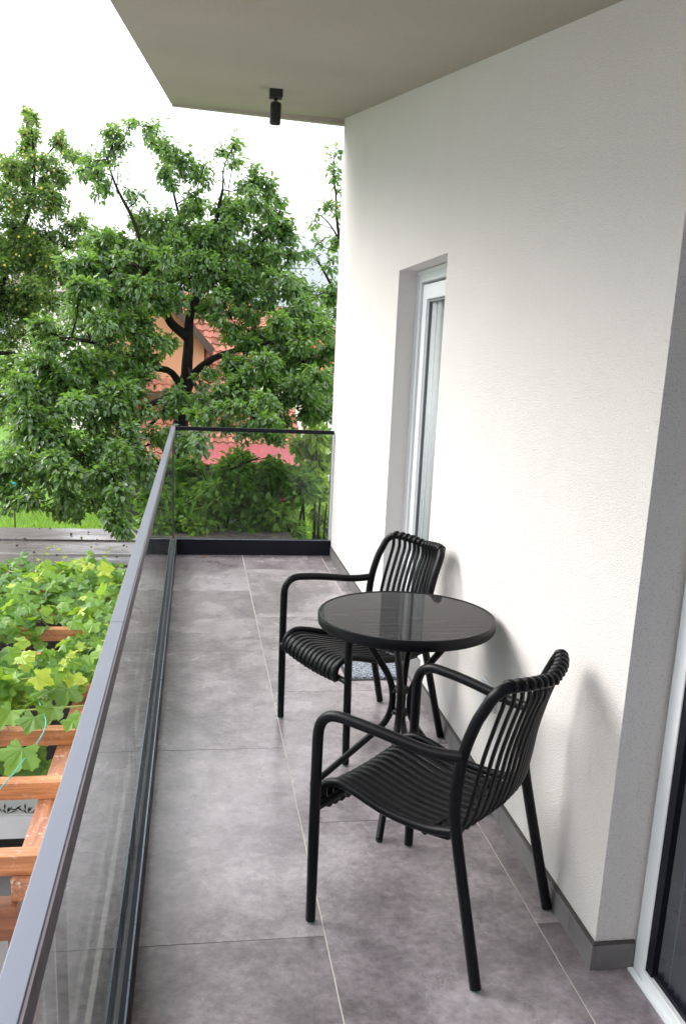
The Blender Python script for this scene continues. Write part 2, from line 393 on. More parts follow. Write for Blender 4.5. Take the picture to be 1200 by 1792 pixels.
# house wall with door recess; built from blocks butted end to end
wall = thing('house_wall', 'off-white textured render wall along the balcony', 'wall', (WX, 4.6, 0))
def wb(mb, a, b): mb.box((a[0] - WX, a[1] - 4.6, a[2]), (b[0] - WX, b[1] - 4.6, b[2]))
DY0, DY1, DZ = 4.02, 5.0, 2.035
W2 = 1.25
rb = MB()
def wedge(y0, y1, z0, x0=WX, x1=W2):            # block reaching up to the sloping soffit
    v = [(x0,y0,z0),(x1,y0,z0),(x1,y1,z0),(x0,y1,z0),(x0,y0,cz(y0)+.02),(x1,y0,cz(y0)+.02),(x1,y1,cz(y1)+.02),(x0,y1,cz(y1)+.02)]
    rb.add([(a - WX, b - 4.6, c) for a, b, c in v], [(0,3,2,1),(4,5,6,7),(0,1,5,4),(1,2,6,5),(2,3,7,6),(3,0,4,7)])
wedge(WY0, DY0, -.2); wedge(DY0, DY1, DZ); wedge(DY1, WY1, -.2)
wedge(.02, WY0, 2.0); wedge(YB, .02, -.2)
# end wall of the house behind the corner
rb.add([(a - WX, b - 4.6, c) for a, b, c in [(W2, WY1 - .25, -3.3), (6, WY1 - .25, -3.3), (6, WY1, -3.3), (W2, WY1, -3.3), (W2, WY1 - .25, 3.3), (6, WY1 - .25, 3.3), (6, WY1, 3.3), (W2, WY1, 3.3)]], [(0,3,2,1),(4,5,6,7),(0,1,5,4),(1,2,6,5),(2,3,7,6),(3,0,4,7)])
rb.add([(a - WX, b - 4.6, c) for a, b, c in [(-.20, YB, -3.3), (W2, YB, -3.3), (W2, WY1, -3.3), (-.20, WY1, -3.3), (-.20, YB, -.205), (W2, YB, -.205), (W2, 7.08, -.205), (-.20, 7.08, -.205)]], [(0,3,2,1),(4,5,6,7),(0,1,5,4),(1,2,6,5),(2,3,7,6),(3,0,4,7)])
rb.add([(a - WX, b - 4.6, c) for a, b, c in [(-.30, YB - .25, -3.3), (W2, YB - .25, -3.3), (W2, YB - .003, -3.3), (-.30, YB - .003, -3.3), (-.30, YB - .25, 2.4), (W2, YB - .25, 2.4), (W2, YB - .003, 2.4), (-.30, YB - .003, 2.4)]], [(0,3,2,1),(4,5,6,7),(0,1,5,4),(1,2,6,5),(2,3,7,6),(3,0,4,7)])
rb.build('render', M['wall'], wall)
# skirting
sk = MB(); ske = MB(); ST = .011; SH = .082
def skrun(y0, y1, joints):
    ys = [y0] + [j for j in joints if y0 < j < y1] + [y1]
    for a, b in zip(ys, ys[1:]):
        sk.box((-ST, a - 4.6 + .001, .001), (-.0005, b - 4.6 - .001, SH - .008))
    ske.box((-ST + .002, y0 - 4.6, SH - .0075), (-.0005, y1 - 4.6, SH))
skrun(WY0 - ST, DY0, [2.147 + .6244 * k for k in range(9)]); skrun(DY1, 7.0, [2.147 + .6244 * k for k in range(9)])
sk.box((0.0, WY0 - 4.6 - ST, .001), (.112, WY0 - 4.6 - .0005, SH - .008)); ske.box((0.0, WY0 - 4.6 - ST + .002, SH - .0075), (.112, WY0 - 4.6 - .0005, SH))
sk.build('skirting', M['skirt'], wall, bevel=.001); ske.build('skirting_edge', M['skirt_edge'], wall)

# glazed door in the recess
bd = thing('balcony_door', 'narrow white glazed balcony door set back in the wall behind the far armchair', 'door', (1.19, 4.51, 0))
def bx(mb, a, b, o_): mb.box(tuple(p - q for p, q in zip(a, o_)), tuple(p - q for p, q in zip(b, o_)))
O_ = (1.19, 4.51, 0); mb = MB()
y0, y1 = DY0, DY1
for a, b in (((1.18, y0, .02), (1.26, y0 + .055, DZ)), ((1.18, y1 - .055, .02), (1.26, y1, DZ)), ((1.18, y0 + .055, DZ - .06), (1.26, y1 - .055, DZ)), ((1.18, y0 + .055, .02), (1.26, y1 - .055, .07))): bx(mb, a, b, O_)
mb.build('door_frame', M['white'], bd, bevel=.004)
mb = MB(); bx(mb, (1.172, y1 - .016, .02), (1.1795, y1, DZ - .005), O_); bx(mb, (1.172, y0, DZ - .02), (1.1795, y1 - .017, DZ - .003), O_); mb.build('plaster_bead', M['white'], bd)
mb = MB(); a0, a1 = y0 + .066, y1 - .066
for a, b in (((1.192, a0, .08), (1.262, a0 + .085, DZ - .072)), ((1.192, a1 - .085, .08), (1.262, a1, DZ - .072)), ((1.192, a0 + .085, DZ - .15), (1.262, a1 - .085, DZ - .072)), ((1.192, a0 + .085, .08), (1.262, a1 - .085, .17))): bx(mb, a, b, O_)
sash = mb.build('sash', M['white'], bd, bevel=.006)
mb = MB(); g0, g1 = a0 + .085, a1 - .085
for a, b in (((1.205, g0, .17), (1.222, g0 + .012, DZ - .15)), ((1.205, g1 - .012, .17), (1.222, g1, DZ - .15)), ((1.205, g0 + .012, DZ - .162), (1.222, g1 - .012, DZ - .15))): bx(mb, a, b, O_)
mb.build('seal', M['greyseal'], sash)
mb = MB(); bx(mb, (1.215, g0 + .0005, .17), (1.221, g1 - .0005, DZ - .15), O_); mb.build('pane', M['pane'], sash)
mb = MB(); cv = []
for k in range(40):
    yy = g1 - .002 - .20 * k / 39; cv.append((1.236 - O_[0] + .013 * math.sin(k * 1.05) + .006 * math.sin(k * 2.3), yy - O_[1]))
mb.add([(a, b, .10) for a, b in cv] + [(a, b, DZ - .10) for a, b in cv], [(i, i + 1, 41 + i, 40 + i) for i in range(39)])
co = mb.build('added_stripe_folds', M['blind'], bd, smooth=True); co.modifiers.new('s', 'SOLIDIFY').thickness = .0015  # folded sheet added to imitate reflected stripes in the pane
mb = MB()
for q0, xx, dd in ((.004, 1.1995, .006), (.014, 1.1975, .004)): bx(mb, (xx, g1 - .0125 - q0, .17), (xx + dd, g1 - .0125 - q0 + .005, DZ - .16), O_)
mb.build('glazing_bead', M['white'], sash)
mb = MB()
z = .18
while z < DZ - .17:
    rot = Matrix.Rotation(math.radians(62), 3, 'Y'); c_ = Vector((1.262 - O_[0], 0, z))
    mb.box((c_.x - .014, g0 - O_[1] - .03, z - .0008), (c_.x + .014, g1 - O_[1] + .03, z + .0008), rot=rot, org=c_); z += .022
mb.build('blind', M['blind'], bd)
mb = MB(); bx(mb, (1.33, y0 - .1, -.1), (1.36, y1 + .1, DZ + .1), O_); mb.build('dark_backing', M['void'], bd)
mb = MB(); bx(mb, (1.072, y0 + .001, -.03), (1.179, y1 - .001, .018), O_); mb.build('threshold', M['skirt'], bd)

# sliding door with pleated screen at the near end
sdn = thing('screen_door', 'white framed door with black pleated insect screen at the near end of the wall', 'door', (1.19, 1.0, 0))
O_ = (1.19, 1.0, 0); mb = MB()
for a, b in (((1.183, 1.938, .0), (1.25, 1.996, 2.0)), ((1.183, .03, .0), (1.25, .09, 2.0)), ((1.183, .09, 1.94), (1.25, 1.938, 2.0))): bx(mb, a, b, O_)
mb.build('door_frame', M['white'], sdn, bevel=.004)
mb = MB(); bx(mb, (1.178, .09, .001), (1.25, 1.9375, .036), O_); mb.build('sill', M['white'], sdn, bevel=.003)
mb = MB(); bx(mb, (1.165, .06, .0006), (1.18, 1.99, .007), O_)
mb.build('sealant', M['white'], sdn)
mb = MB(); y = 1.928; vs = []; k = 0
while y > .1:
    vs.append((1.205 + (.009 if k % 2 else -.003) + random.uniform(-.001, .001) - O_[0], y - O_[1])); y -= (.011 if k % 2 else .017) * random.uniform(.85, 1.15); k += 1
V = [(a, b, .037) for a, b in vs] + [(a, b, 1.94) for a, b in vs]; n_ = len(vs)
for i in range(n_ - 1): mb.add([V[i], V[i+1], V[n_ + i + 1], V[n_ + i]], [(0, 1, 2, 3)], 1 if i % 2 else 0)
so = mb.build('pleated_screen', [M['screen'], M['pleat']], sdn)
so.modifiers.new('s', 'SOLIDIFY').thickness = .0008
mb = MB(); bx(mb, (1.186, 1.905, .037), (1.225, 1.937, 1.94), O_); mb.build('screen_profile', M['channel'], sdn)
mb = MB(); bx(mb, (1.192, .09, .0362), (1.232, 1.9045, .050), O_); mb.build('bottom_rail', M['channel'], sdn)
for zz in (.25, .62, .98, 1.35): 
    mb = MB(); mb.tube([(1.199 - O_[0], .1 - O_[1], zz), (1.199 - O_[0], 1.93 - O_[1], zz + .004)], .0007, 5); mb.build('cord', M['seal'], sdn)
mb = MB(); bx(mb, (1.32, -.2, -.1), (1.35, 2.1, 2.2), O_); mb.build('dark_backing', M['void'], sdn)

# mark of a weatherproof socket on the wall
skt = thing('wall_socket', 'small white weatherproof double socket low on the wall behind the near armchair', 'socket', (WX, 3.0, .40))
mb = MB(); mb.box((-.012, -.075, -.045), (-.0005, .075, .045)); bk = mb.build('back_plate', M['white'], skt, bevel=.004)
for s_ in (-1, 1):
    mb = MB(); mb.box((-.022, s_ * .037 - .034, -.040), (-.0125, s_ * .037 + .032, .038)); mb.build('socket_cover', M['white'], skt, bevel=.008)

# ------------------------------------------------------------------ balustrade
bal = thing('glass_balustrade', 'frameless glass balustrade with slim grey handrail and black base channel round the balcony', 'balustrade', (0, 0, 0))
GX = -.180; CHX = -.147; CHH = .122; ZT = .9912
mb = MB()
mb.box((-.225, YB, -.005), (-.196, 7.075, CHH)); mb.box((-.166, YB, -.0008), (CHX, RY, CHH - .003)); mb.box((-.196, YB, -.005), (-.189, 7.04, .112)); mb.box((-.171, YB, -.005), (-.166, 7.04, .114))
mb.build('base_channel', M['channel'], bal, bevel=.0015)
mb = MB(); mb.box((CHX - .005, YB, CHH - .0028), (CHX - .0005, RY - .001, CHH)); mb.build('channel_edge', M['alu'], bal)
mb = MB(); mb.box((-.1962, YB, .09), (-.1905, RY, CHH - .006)); mb.box((-.1715, YB, .09), (-.1662, RY, CHH - .006)); mb.build('gasket', M['seal'], bal)
mb = MB()
mb.box((CHX + .0005, RY, -.0008), (1.068, RY + .022, CHH)); mb.box((CHX + .0005, RY + .045, -.004), (1.068, RY + .07, CHH)); mb.box((CHX + .0005, RY + .022, -.004), (1.068, RY + .045, .06))
mb.build('base_channel', M['channel'], bal, bevel=.0015)
mb = MB(); mb.box((CHX + .001, RY + .001, CHH + .0002), (1.067, RY + .021, CHH + .003)); mb.build('channel_edge', M['alu'], bal)
js = [YB, 1.14 - 1.39, 1.14, 2.53, 3.92, 5.31, 7.03]
for a, b in zip(js, js[1:]):
    mb = MB(); mb.box((GX - .0085, a + .003, .065), (GX + .0085, b - .003, ZT - .018)); mb.build('glass_panel', M['glass'], bal)
mb = MB(); mb.box((-.1625, RY + .026, .065), (1.050, RY + .041, ZT - .018)); mb.build('glass_panel', M['glass2'], bal)
for j in js[1:-1]:
    mb = MB(); mb.box((GX - .007, j - .0025, .07), (GX + .007, j + .0025, ZT - .03)); mb.build('joint_seal', M['seal'], bal)
mb = MB(); mb.box((-.172, RY + .004, .125), (-.165, RY + .022, ZT - .03)); mb.build('joint_seal', M['seal'], bal)
# handrail: U section, a thin joint near the viewer
for a, b in ((YB, 1.992), (1.994, RY + .048)):
    mb = MB(); mb.box((-.187, a, ZT - .028), (-.1575, b, ZT)); hr = mb.build('handrail', M['rail'], bal, bevel=.0015)
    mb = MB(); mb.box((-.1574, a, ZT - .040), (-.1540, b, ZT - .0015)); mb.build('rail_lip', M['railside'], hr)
mb = MB(); mb.box((-.1572, RY + .018, ZT - .026), (1.064, RY + .048, ZT + .003)); mb.build('handrail', M['channel'], bal, bevel=.0015)
mb = MB(); mb.box((1.0505, RY + .020, .124), (1.0685, RY + .046, ZT - .027)); mb.build('wall_profile', M['white'], bal, bevel=.002)
mb = MB(); mb.box((1.044, RY + .021, .124), (1.0503, RY + .0255, ZT - .027)); mb.build('wall_gasket', M['alu'], bal)

# ------------------------------------------------------------------ ceiling spotlight
ly = 5.5; lz = cz(ly)
lamp = thing('ceiling_spotlight', 'small black cylinder spotlight hanging from the soffit', 'spotlight', (.425, ly, lz))
mb = MB(); v = [(-.036, -.036), (.036, -.036), (.036, .036), (-.036, .036)]
mb.add([(x, y_, .162 * y_ - .0005) for x, y_ in v] + [(x, y_, -.045) for x, y_ in v], [(0,1,2,3), (7,6,5,4), (0,4,5,1), (1,5,6,2), (2,6,7,3), (3,7,4,0)])
mb.build('mounting_box', M['lampblk'], lamp, bevel=.002)
mb = MB(); mb.tube([(0, 0, -.045), (0, 0, -.095)], .006, 12); mb.tube([(0, 0, -.058), (0, 0, -.05)], .012, 14); mb.build('stem', M['lampblk'], lamp, smooth=True)
mb = MB(); ax = Vector((-.035, 0, -1)).normalized(); c0 = Vector((.002, 0, -.068))
prof = [(0, .024), (.004, .029), (.012, .031), (.106, .031), (.112, .0295), (.134, .027), (.122, .026), (.120, .001)]
mb.tube([c0 + ax * a for a, r in prof[:5]], [r if r > 0 else .001 for a, r in prof[:5]], 28)
mb.build('lamp_head', M['lampblk'], lamp, smooth=True)
mb = MB(); mb.tube([c0 + ax * .1121, c0 + ax * .1135], .024, 24); mb.build('lens', M['winglass'], lamp)

# ------------------------------------------------------------------ armchair
FF = Vector((.268, .217, 0)); FT = Vector((.2615, .2215, .50)); AP = (.260, .150, .642); AE = Vector((.223, -.196, .626))
RF = Vector((.228, -.294, 0)); RS = Vector((.208, -.184, .441))
def mir(p, s): return Vector((p[0] * s, p[1], p[2]))
TR = .0155
def make_chair(label):
    t = thing('armchair', label, 'chair', group='pair of black slatted armchairs at the round table')
    for s in (1, -1):
        # front leg
        mb = MB(); mb.tube([mir(p, s) for p in ((.268, .217, .006), (.2655, .219, .2), (.262, .2215, .44))], [.0145, .0155, TR], 16)
        lg = mb.build('leg', M['black'], t, smooth=True)
        mb = MB(); mb.tube([mir(p, s) for p in ((.268, .217, .0), (.268, .217, .0055))], [.010, .0135], 14); mb.build('glide', M['glide'], lg, smooth=True)
        # rear leg
        mb = MB(); mb.tube([mir(p, s) for p in catmull([(.228, -.294, .006), (.219, -.245, .2), (.2105, -.196, .40), (.209, -.184, .47)], 4)], TR, 16)
        lg = mb.build('leg', M['black'], t, smooth=True)
        mb = MB(); mb.tube([mir(p, s) for p in ((.228, -.294, .0), (.228, -.294, .0055))], [.010, .0135], 14); mb.build('glide', M['glide'], lg, smooth=True)
        # arm: rises out of the front leg and bends back to the back frame
        path = rounded([(.262, .2215, .44), (.2605, .221, .650), (.252, .06, .640), (.232, -.12, .616), (.212, -.197, .622)], [.088, .05, .05], 8)
        mb = MB(); mb.tube([mir(p, s) for p in path], TR, 16); mb.build('armrest', M['black'], t, smooth=True)
    # back frame: one bent tube from the left seat joint over the top to the right
    half = [(.209, -.184, .47), (.209, -.186, .56), (.2085, -.197, .64), (.203, -.225, .73), (.196, -.252, .785)]
    right = rounded(half, .05, 4)
    top = rounded([(.203, -.225, .73), (.190, -.268, .818), (.10, -.312, .812), (0, -.325, .80)], [.062, .06], 7)
    hp = right[:-3] + top[2:]
    full = [mir(p, 1) for p in hp] + [mir(p, -1) for p in hp[::-1][1:]]
    mb = MB(); mb.tube(full, TR, 16); mb.build('back_frame', M['black'], t, smooth=True)
    topc = [(p.x, p.y, p.z) for p in full if p.z > .77]
    # seat side rails, waterfall front
    for s in (1, -1):
        sp = catmull([(.207, -.186, .405), (.207, -.10, .388), (.208, .02, .392), (.209, .13, .418), (.208, .19, .424), (.205, .232, .402), (.203, .243, .365), (.203, .238, .345)], 5)
        mb = MB(); mb.tube([mir(p, s) for p in sp], .0125, 14); mb.build('seat_rail', M['black'], t, smooth=True)
    mb = MB(); mb.tube([(-.262, .226, .350), (.262, .226, .350)], .0115, 12); mb.build('front_bar', M['black'], t, smooth=True)
    mb = MB(); mb.tube([(-.207, -.10, .378), (0, -.10, .352), (.207, -.10, .378)], .010, 12); mb.build('rear_bar', M['black'], t, smooth=True)
    # cords: 13 run from the top rail down the back and forward over the seat
    N = 13; sb = MB(); bb = MB()
    def topat(x):
        best = min(topc, key=lambda q: abs(q[0] - x)); a = [q for q in topc]
        for q, r in zip(a, a[1:]):
            if (q[0] - x) * (r[0] - x) <= 0 and q[0] != r[0]:
                k = (x - q[0]) / (r[0] - q[0]); return q[1] + (r[1] - q[1]) * k, q[2] + (r[2] - q[2]) * k
        return best[1], best[2]
    for i in range(N):
        u = (i - (N - 1) / 2) / ((N - 1) / 2)
        xt = u * .158; xs = u * .187; yt, zt = topat(xt); bow = .022 * (1 - u * u)
        lp = []
        for a in (200, 150, 100, 50, 10):       # wrap over the top rail
            an = math.radians(a); lp.append((xt, yt + math.cos(an) * .0165, zt + math.sin(an) * .0165))
        dy = yt + .262
        lp += [(xt * 1.01, yt + .012, zt - .04), (u * .161, -.233 + dy * .97, .705), (u * .166, -.212 + dy * .92, .61), (u * .173, -.199 + dy * .85, .51), (u * .181, -.188 + dy * .6, .425), (xs, -.165 - bow * .4, .376)]
        bb.tube(catmull(lp, 3), .0095, 8, flat=.55, flatdir=(1, 0, 0))
        sp = [(xs, -.165 - bow * .4, .376), (xs, -.10, .372), (xs, .02, .378), (xs, .12, .402), (xs, .19, .415), (xs, .232, .398), (xs, .248, .362), (xs, .238, .336), (xs, .222, .336)]
        sp = [(a, b, c - .010 * (1 - u * u)) for a, b, c in sp]
        sb.tube(catmull(sp, 3), .0128, 8, flat=.55, flatdir=(1, 0, 0))
    bb.build('backrest', M['slat'], t, smooth=True); sb.build('seat', M['slat'], t, smooth=True)
    return t
AT, BT = 2.3619, 3.5533
ch = make_chair('black slatted armchair standing nearer the screen door, in front of the round table')
ch.location = (.6752, 2.3174, .0); ch.rotation_euler = (0, 0, AT - PI / 2)
dup(ch, (.6847, 3.6079, .0), BT - PI / 2, 'black slatted armchair behind the round table, beside the door mat')

# ------------------------------------------------------------------ table
tb = thing('round_table', 'round black table with glass top and crossed tube legs between the two armchairs', 'table', (.7337, 2.9886, 0))
R_, ZT_ = .311, .7131
mb = MB(); mb.lathe([(R_ - .018, ZT_ - .038), (R_ - .003, ZT_ - .038), (R_, ZT_ - .034), (R_ + .001, ZT_ - .006), (R_ - .002, ZT_), (R_ - .006, ZT_ + .0004), (R_ - .009, ZT_ - .0012), (R_ - .0095, ZT_ - .006), (R_ - .018, ZT_ - .034)], seg=96)
mb.build('table_rim', M['black'], tb, smooth=True)
tt = NT('ripple_glass_top'); v = tt.coord((1, 9, 1)); n1 = tt.noise(v, 6, 4, .6, .4)
tt.set(col=tt.ramp(n1, [(.3, (.014, .014, .015)), (.7, (.040, .039, .040))]), rough=.03, spec=.05); tt.bump(n1, .05, .002)
mb = MB(); mb.lathe([(R_ - .0098, ZT_ - .012), (R_ - .0098, ZT_ - .0022), (.001, ZT_ - .0022)], seg=96); mb.build('glass_top', tt.m, tb)
LA = math.radians(-2)
feet = [math.radians(a) for a in (-112, -22, 68, 158)]
for a in feet:
    ca, sa = math.cos(a), math.sin(a); q = lambda r, z, o_=0: (ca * r - sa * o_, sa * r + ca * o_, z)
    path = rounded([q(.315, .008), q(.033, .315), q(.030, .45), q(.185, .668), q(.20, .676)], [.11, .11, .02], 7)
    mb = MB(); mb.tube(path, .0125, 14); lg = mb.build('leg', M['black'], tb, smooth=True)
    mb = MB(); mb.tube([q(.318, .0), q(.315, .008)], [.009, .0125], 12); mb.build('glide', M['lampblk'], lg, smooth=True)
mb = MB(); mb.beam((-.20, .06, .672), (.20, -.06, .672), .022, .012); mb.build('cross_bar', M['black'], tb)
mb = MB(); mb.beam((-.06, -.20, .672), (.06, .20, .672), .022, .0118); mb.build('cross_bar', M['black'], tb)
for zz in (.345, .43):
    mb = MB(); mb.lathe([(.027, -.008), (.030, -.004), (.030, .004), (.027, .008)], (0, 0, zz), 20)
    for a in feet:
        a += math.radians(45); p = Vector((math.cos(a) * .036, math.sin(a) * .036, zz)); mb.tube([p * 0 + Vector((math.cos(a) * .02, math.sin(a) * .02, zz)), p], .006, 8)
    mb.build('bolt_ring', M['lampblk'], tb, smooth=True)

# door mat and leaf
dm = thing('door_mat', 'speckled blue-grey door mat on the tiles by the balcony door', 'door mat', (.93, 4.43, 0))
mb = MB(); mb.box((-.18, -.215, .0005), (.127, .215, .004)); mb.build('rubber_edge', M['seal'], dm)
mb = MB(); nx, ny = 60, 84; vs = []; fs = []
for i in range(nx + 1):
    for j in range(ny + 1):
        e = min(i, j, nx - i, ny - j); vs.append((-.166 + .28 * i / nx, -.20 + .40 * j / ny, .0045 + (0 if e == 0 else .006 + random.random() * .004)))
for i in range(nx):
    for j in range(ny): a = i * (ny + 1) + j; fs.append((a, a + ny + 1, a + ny + 2, a + 1))
mb.add(vs, fs); mb.build('pile', M['mat'], dm, smooth=True)
mb = MB(); ls = []
for k in range(9):
    u = k / 8; wd = math.sin(PI * min(1, u * 1.05)) * .014; ls.append((u * .06 - .03, -wd, .004 + .016 * abs(u - .5) + .004 * math.sin(u * 9))); ls.append((u * .06 - .03, wd, .010 + .012 * abs(u - .5)))
mb.add(ls, [(2*i, 2*i + 2, 2*i + 3, 2*i + 1) for i in range(8)]); o = mb.build('fallen_leaf', M['deadleaf'], loc=(.065, 6.93, 0)); o.modifiers.new('s', 'SOLIDIFY').thickness = .0006
o.rotation_euler = (0, 0, .3); tag(o, 'curled dry brown leaf on the tiles by the far glass', 'leaf')

# ------------------------------------------------------------------ leaves and trees
def leaves_mesh(name, pos, dirs, nors, size, rnd, mat, parent, wid=.30, fold=.22, curl=.18, extra=None):
    """every leaf: two folded blades on a midrib, 6 points"""
    n = len(pos); pos = np.asarray(pos, float); d = np.asarray(dirs, float); d /= np.linalg.norm(d, axis=1, keepdims=True) + 1e-9
    nn = np.asarray(nors, float); nn -= d * (nn * d).sum(1, keepdims=True); nn /= np.linalg.norm(nn, axis=1, keepdims=True) + 1e-9
    s = np.cross(d, nn); size = np.asarray(size, float)[:, None]
    def pt(u, v_, h_): return pos + (d * u + s * v_ + nn * h_) * size
    V = np.stack([pt(0, 0, 0), pt(.32, -wid, fold * wid * 2), pt(.72, -wid * .78, fold * wid * 1.2 - curl * .4), pt(1, 0, -curl), pt(.72, wid * .78, fold * wid * 1.2 - curl * .4), pt(.32, wid, fold * wid * 2)], 1).reshape(-1, 3)
    base = np.arange(n)[:, None] * 6
    F = np.concatenate([base + np.array([[0, 1, 2, 3]]), base + np.array([[0, 3, 4, 5]])], 1).reshape(-1, 4)
    me = bpy.data.meshes.new(name); me.vertices.add(len(V)); me.vertices.foreach_set('co', V.ravel())
    me.loops.add(F.size); me.loops.foreach_set('vertex_index', F.ravel().astype(np.int32)); me.polygons.add(len(F))
    me.polygons.foreach_set('loop_start', np.arange(0, F.size, 4, dtype=np.int32)); me.polygons.foreach_set('loop_total', np.full(len(F), 4, dtype=np.int32))
    me.update(calc_edges=True); me.validate()
    for mt in (mat if isinstance(mat, list) else [mat]): me.materials.append(mt)
    o = bpy.data.objects.new(name, me); C.objects.link(o)
    if parent is not None: o.parent = parent
    set_rnd(o, np.repeat(rnd, 2)); return o
def rv(): 
    v_ = rng.normal(size=3); return Vector(v_ / (np.linalg.norm(v_) + 1e-9))

def tree(name, label, cat, base, limbs, clumps, mat, leaf, per=14, twigs=18, droop=.35, group=None, fruit=None, wid=.30, barkr=.8, bright=0, part='crown', shoots=()):
    """limbs: list of ([points], r0, r1); clumps: (center, radius, density). Everything is a real 3D position."""
    base = Vector(base); root = thing(name, label, cat, base, 0, group)
    tb_ = MB(); nodes = []
    for pts, r0, r1 in limbs:
        pp = catmull([Vector(p) - base for p in pts], 4); n_ = len(pp)
        pp = [p + Vector((mnoise.noise(p * 2.3), mnoise.noise(p * 2.3 + Vector((9, 0, 0))), mnoise.noise(p * 2.3 + Vector((0, 9, 0))))) * .05 * min(1, i / 3) for i, p in enumerate(pp)]
        rr = [(r0 + (r1 - r0) * i / (n_ - 1)) * barkr for i in range(n_)]
        tb_.tube(pp, rr, 8); nodes += [(p, r) for p, r in zip(pp, rr)][2:]
    pos = []; dr = []; no = []; sz = []; rn = []; fr = []
    for c_, rad, dens in clumps:
        c_ = Vector(c_) - base
        nd, nr = min(nodes, key=lambda q: (q[0] - c_).length + (0 if q[0].z < c_.z + .3 else .4))
        midp = (nd + c_) / 2 + rv() * (nd - c_).length * .13
        pth = catmull([nd, midp, c_], 5); r0 = min(nr * .8, .006 + .010 * (nd - c_).length)
        tb_.tube(pth, [r0 + (.004 - r0) * i / (len(pth) - 1) for i in range(len(pth))], 5, cap=False)
        nodes.append((c_ * .6 + nd * .4, .006)); cr = random.random()
        nt_ = max(3, int(twigs * dens))
        for _ in range(nt_):
            st = pth[random.randrange(len(pth) * 2 // 5, len(pth))]
            e = rv(); e = Vector((e.x, e.y, e.z * .8 + .12)); tgt = c_ + e * rad * (.55 + .55 * random.random())
            dv = tgt - st
            if dv.length < .05: continue
            mid = st + dv * .5 + Vector((0, 0, .12 * dv.length)); end = tgt - Vector((0, 0, droop * .25 * dv.length))
            tp = catmull([st, mid, end], 4)
            tb_.tube([tp[0], tp[3], tp[6], tp[8]], [.004, .0032, .0025, .0015], 3, cap=False)
            L_ = dv.length
            k = max(4, int(per * min(1.6, L_ / .45)))
            for j in range(k):
                u = .15 + .85 * (j + random.random() * .6) / k; x = min(u, .999) * (len(tp) - 1); i0 = int(x); f_ = x - i0
                p = tp[i0] * (1 - f_) + tp[i0 + 1] * f_; td = (tp[i0 + 1] - tp[i0]).normalized()
                sd_ = td.cross(rv()).normalized(); d_ = (td * .55 + sd_ * .8 + Vector((0, 0, -droop)) + rv() * .25).normalized()
                n_ = (Vector((0, 0, 1)) + rv() * .65)
                pos.append(p + sd_ * (.01 + random.random() ** 2 * .06)); dr.append(d_); no.append(n_); sz.append(leaf * (.5 + .8 * random.random()))
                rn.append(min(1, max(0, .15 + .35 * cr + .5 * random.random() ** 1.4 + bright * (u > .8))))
            if fruit and random.random() < fruit[1]:
                fr.append(tgt)
    for a_, b_, w_ in shoots:
        a_ = Vector(a_) - base; b_ = Vector(b_) - base; mp = (a_ + b_) / 2 + rv() * .06 * (b_ - a_).length
        tp = catmull([a_, mp, b_], 6); tb_.tube(tp, [.007 - .0055 * i / (len(tp) - 1) for i in range(len(tp))], 4, cap=False)
        L_ = (b_ - a_).length; k = int(L_ / .016 * w_)
        for j in range(k):
            u = .12 + .88 * j / k; x = min(u, .999) * (len(tp) - 1); i0 = int(x); p = tp[i0].lerp(tp[i0 + 1], x - i0); td = (tp[i0 + 1] - tp[i0]).normalized()
            sd_ = td.cross(rv()).normalized(); off = sd_ * random.random() ** 2 * .13
            pos.append(p + off); dr.append((sd_ + td * .5 + Vector((0, 0, -.2)) + rv() * .2).normalized()); no.append(Vector((0, 0, 1)) + rv() * .7); sz.append(leaf * random.uniform(.6, 1.1)); rn.append(random.random() * .8 + .1 + bright)
    rn = [min(1, x) for x in rn]
    tb_.build('trunk', M['bark'], root, smooth=True)
    leaves_mesh(part, pos, dr, no, sz, np.array(rn), mat, root, wid=wid)
    if fruit and fr:
        fb = MB()
        for p in fr:
            r_ = fruit[2]; q = p + rv() * .05
            fb.lathe([(.001, -r_), (r_ * .75, -r_ * .65), (r_, 0), (r_ * .75, r_ * .65), (.001, r_)], q, 7)
        o = fb.build('fruit', fruit[0], root, smooth=True); o['kind'] = 'stuff'
    return root
def CL(lst, y0, spread=.5):
    out = []
    for q in lst:
        px, py, r = q[:3]; y = (q[3] if len(q) > 3 else y0) + random.uniform(-spread, spread)
        dn = q[4] if len(q) > 4 else 1.0; out.append((P(px, py, y), r * y / FPX, dn))
    return out

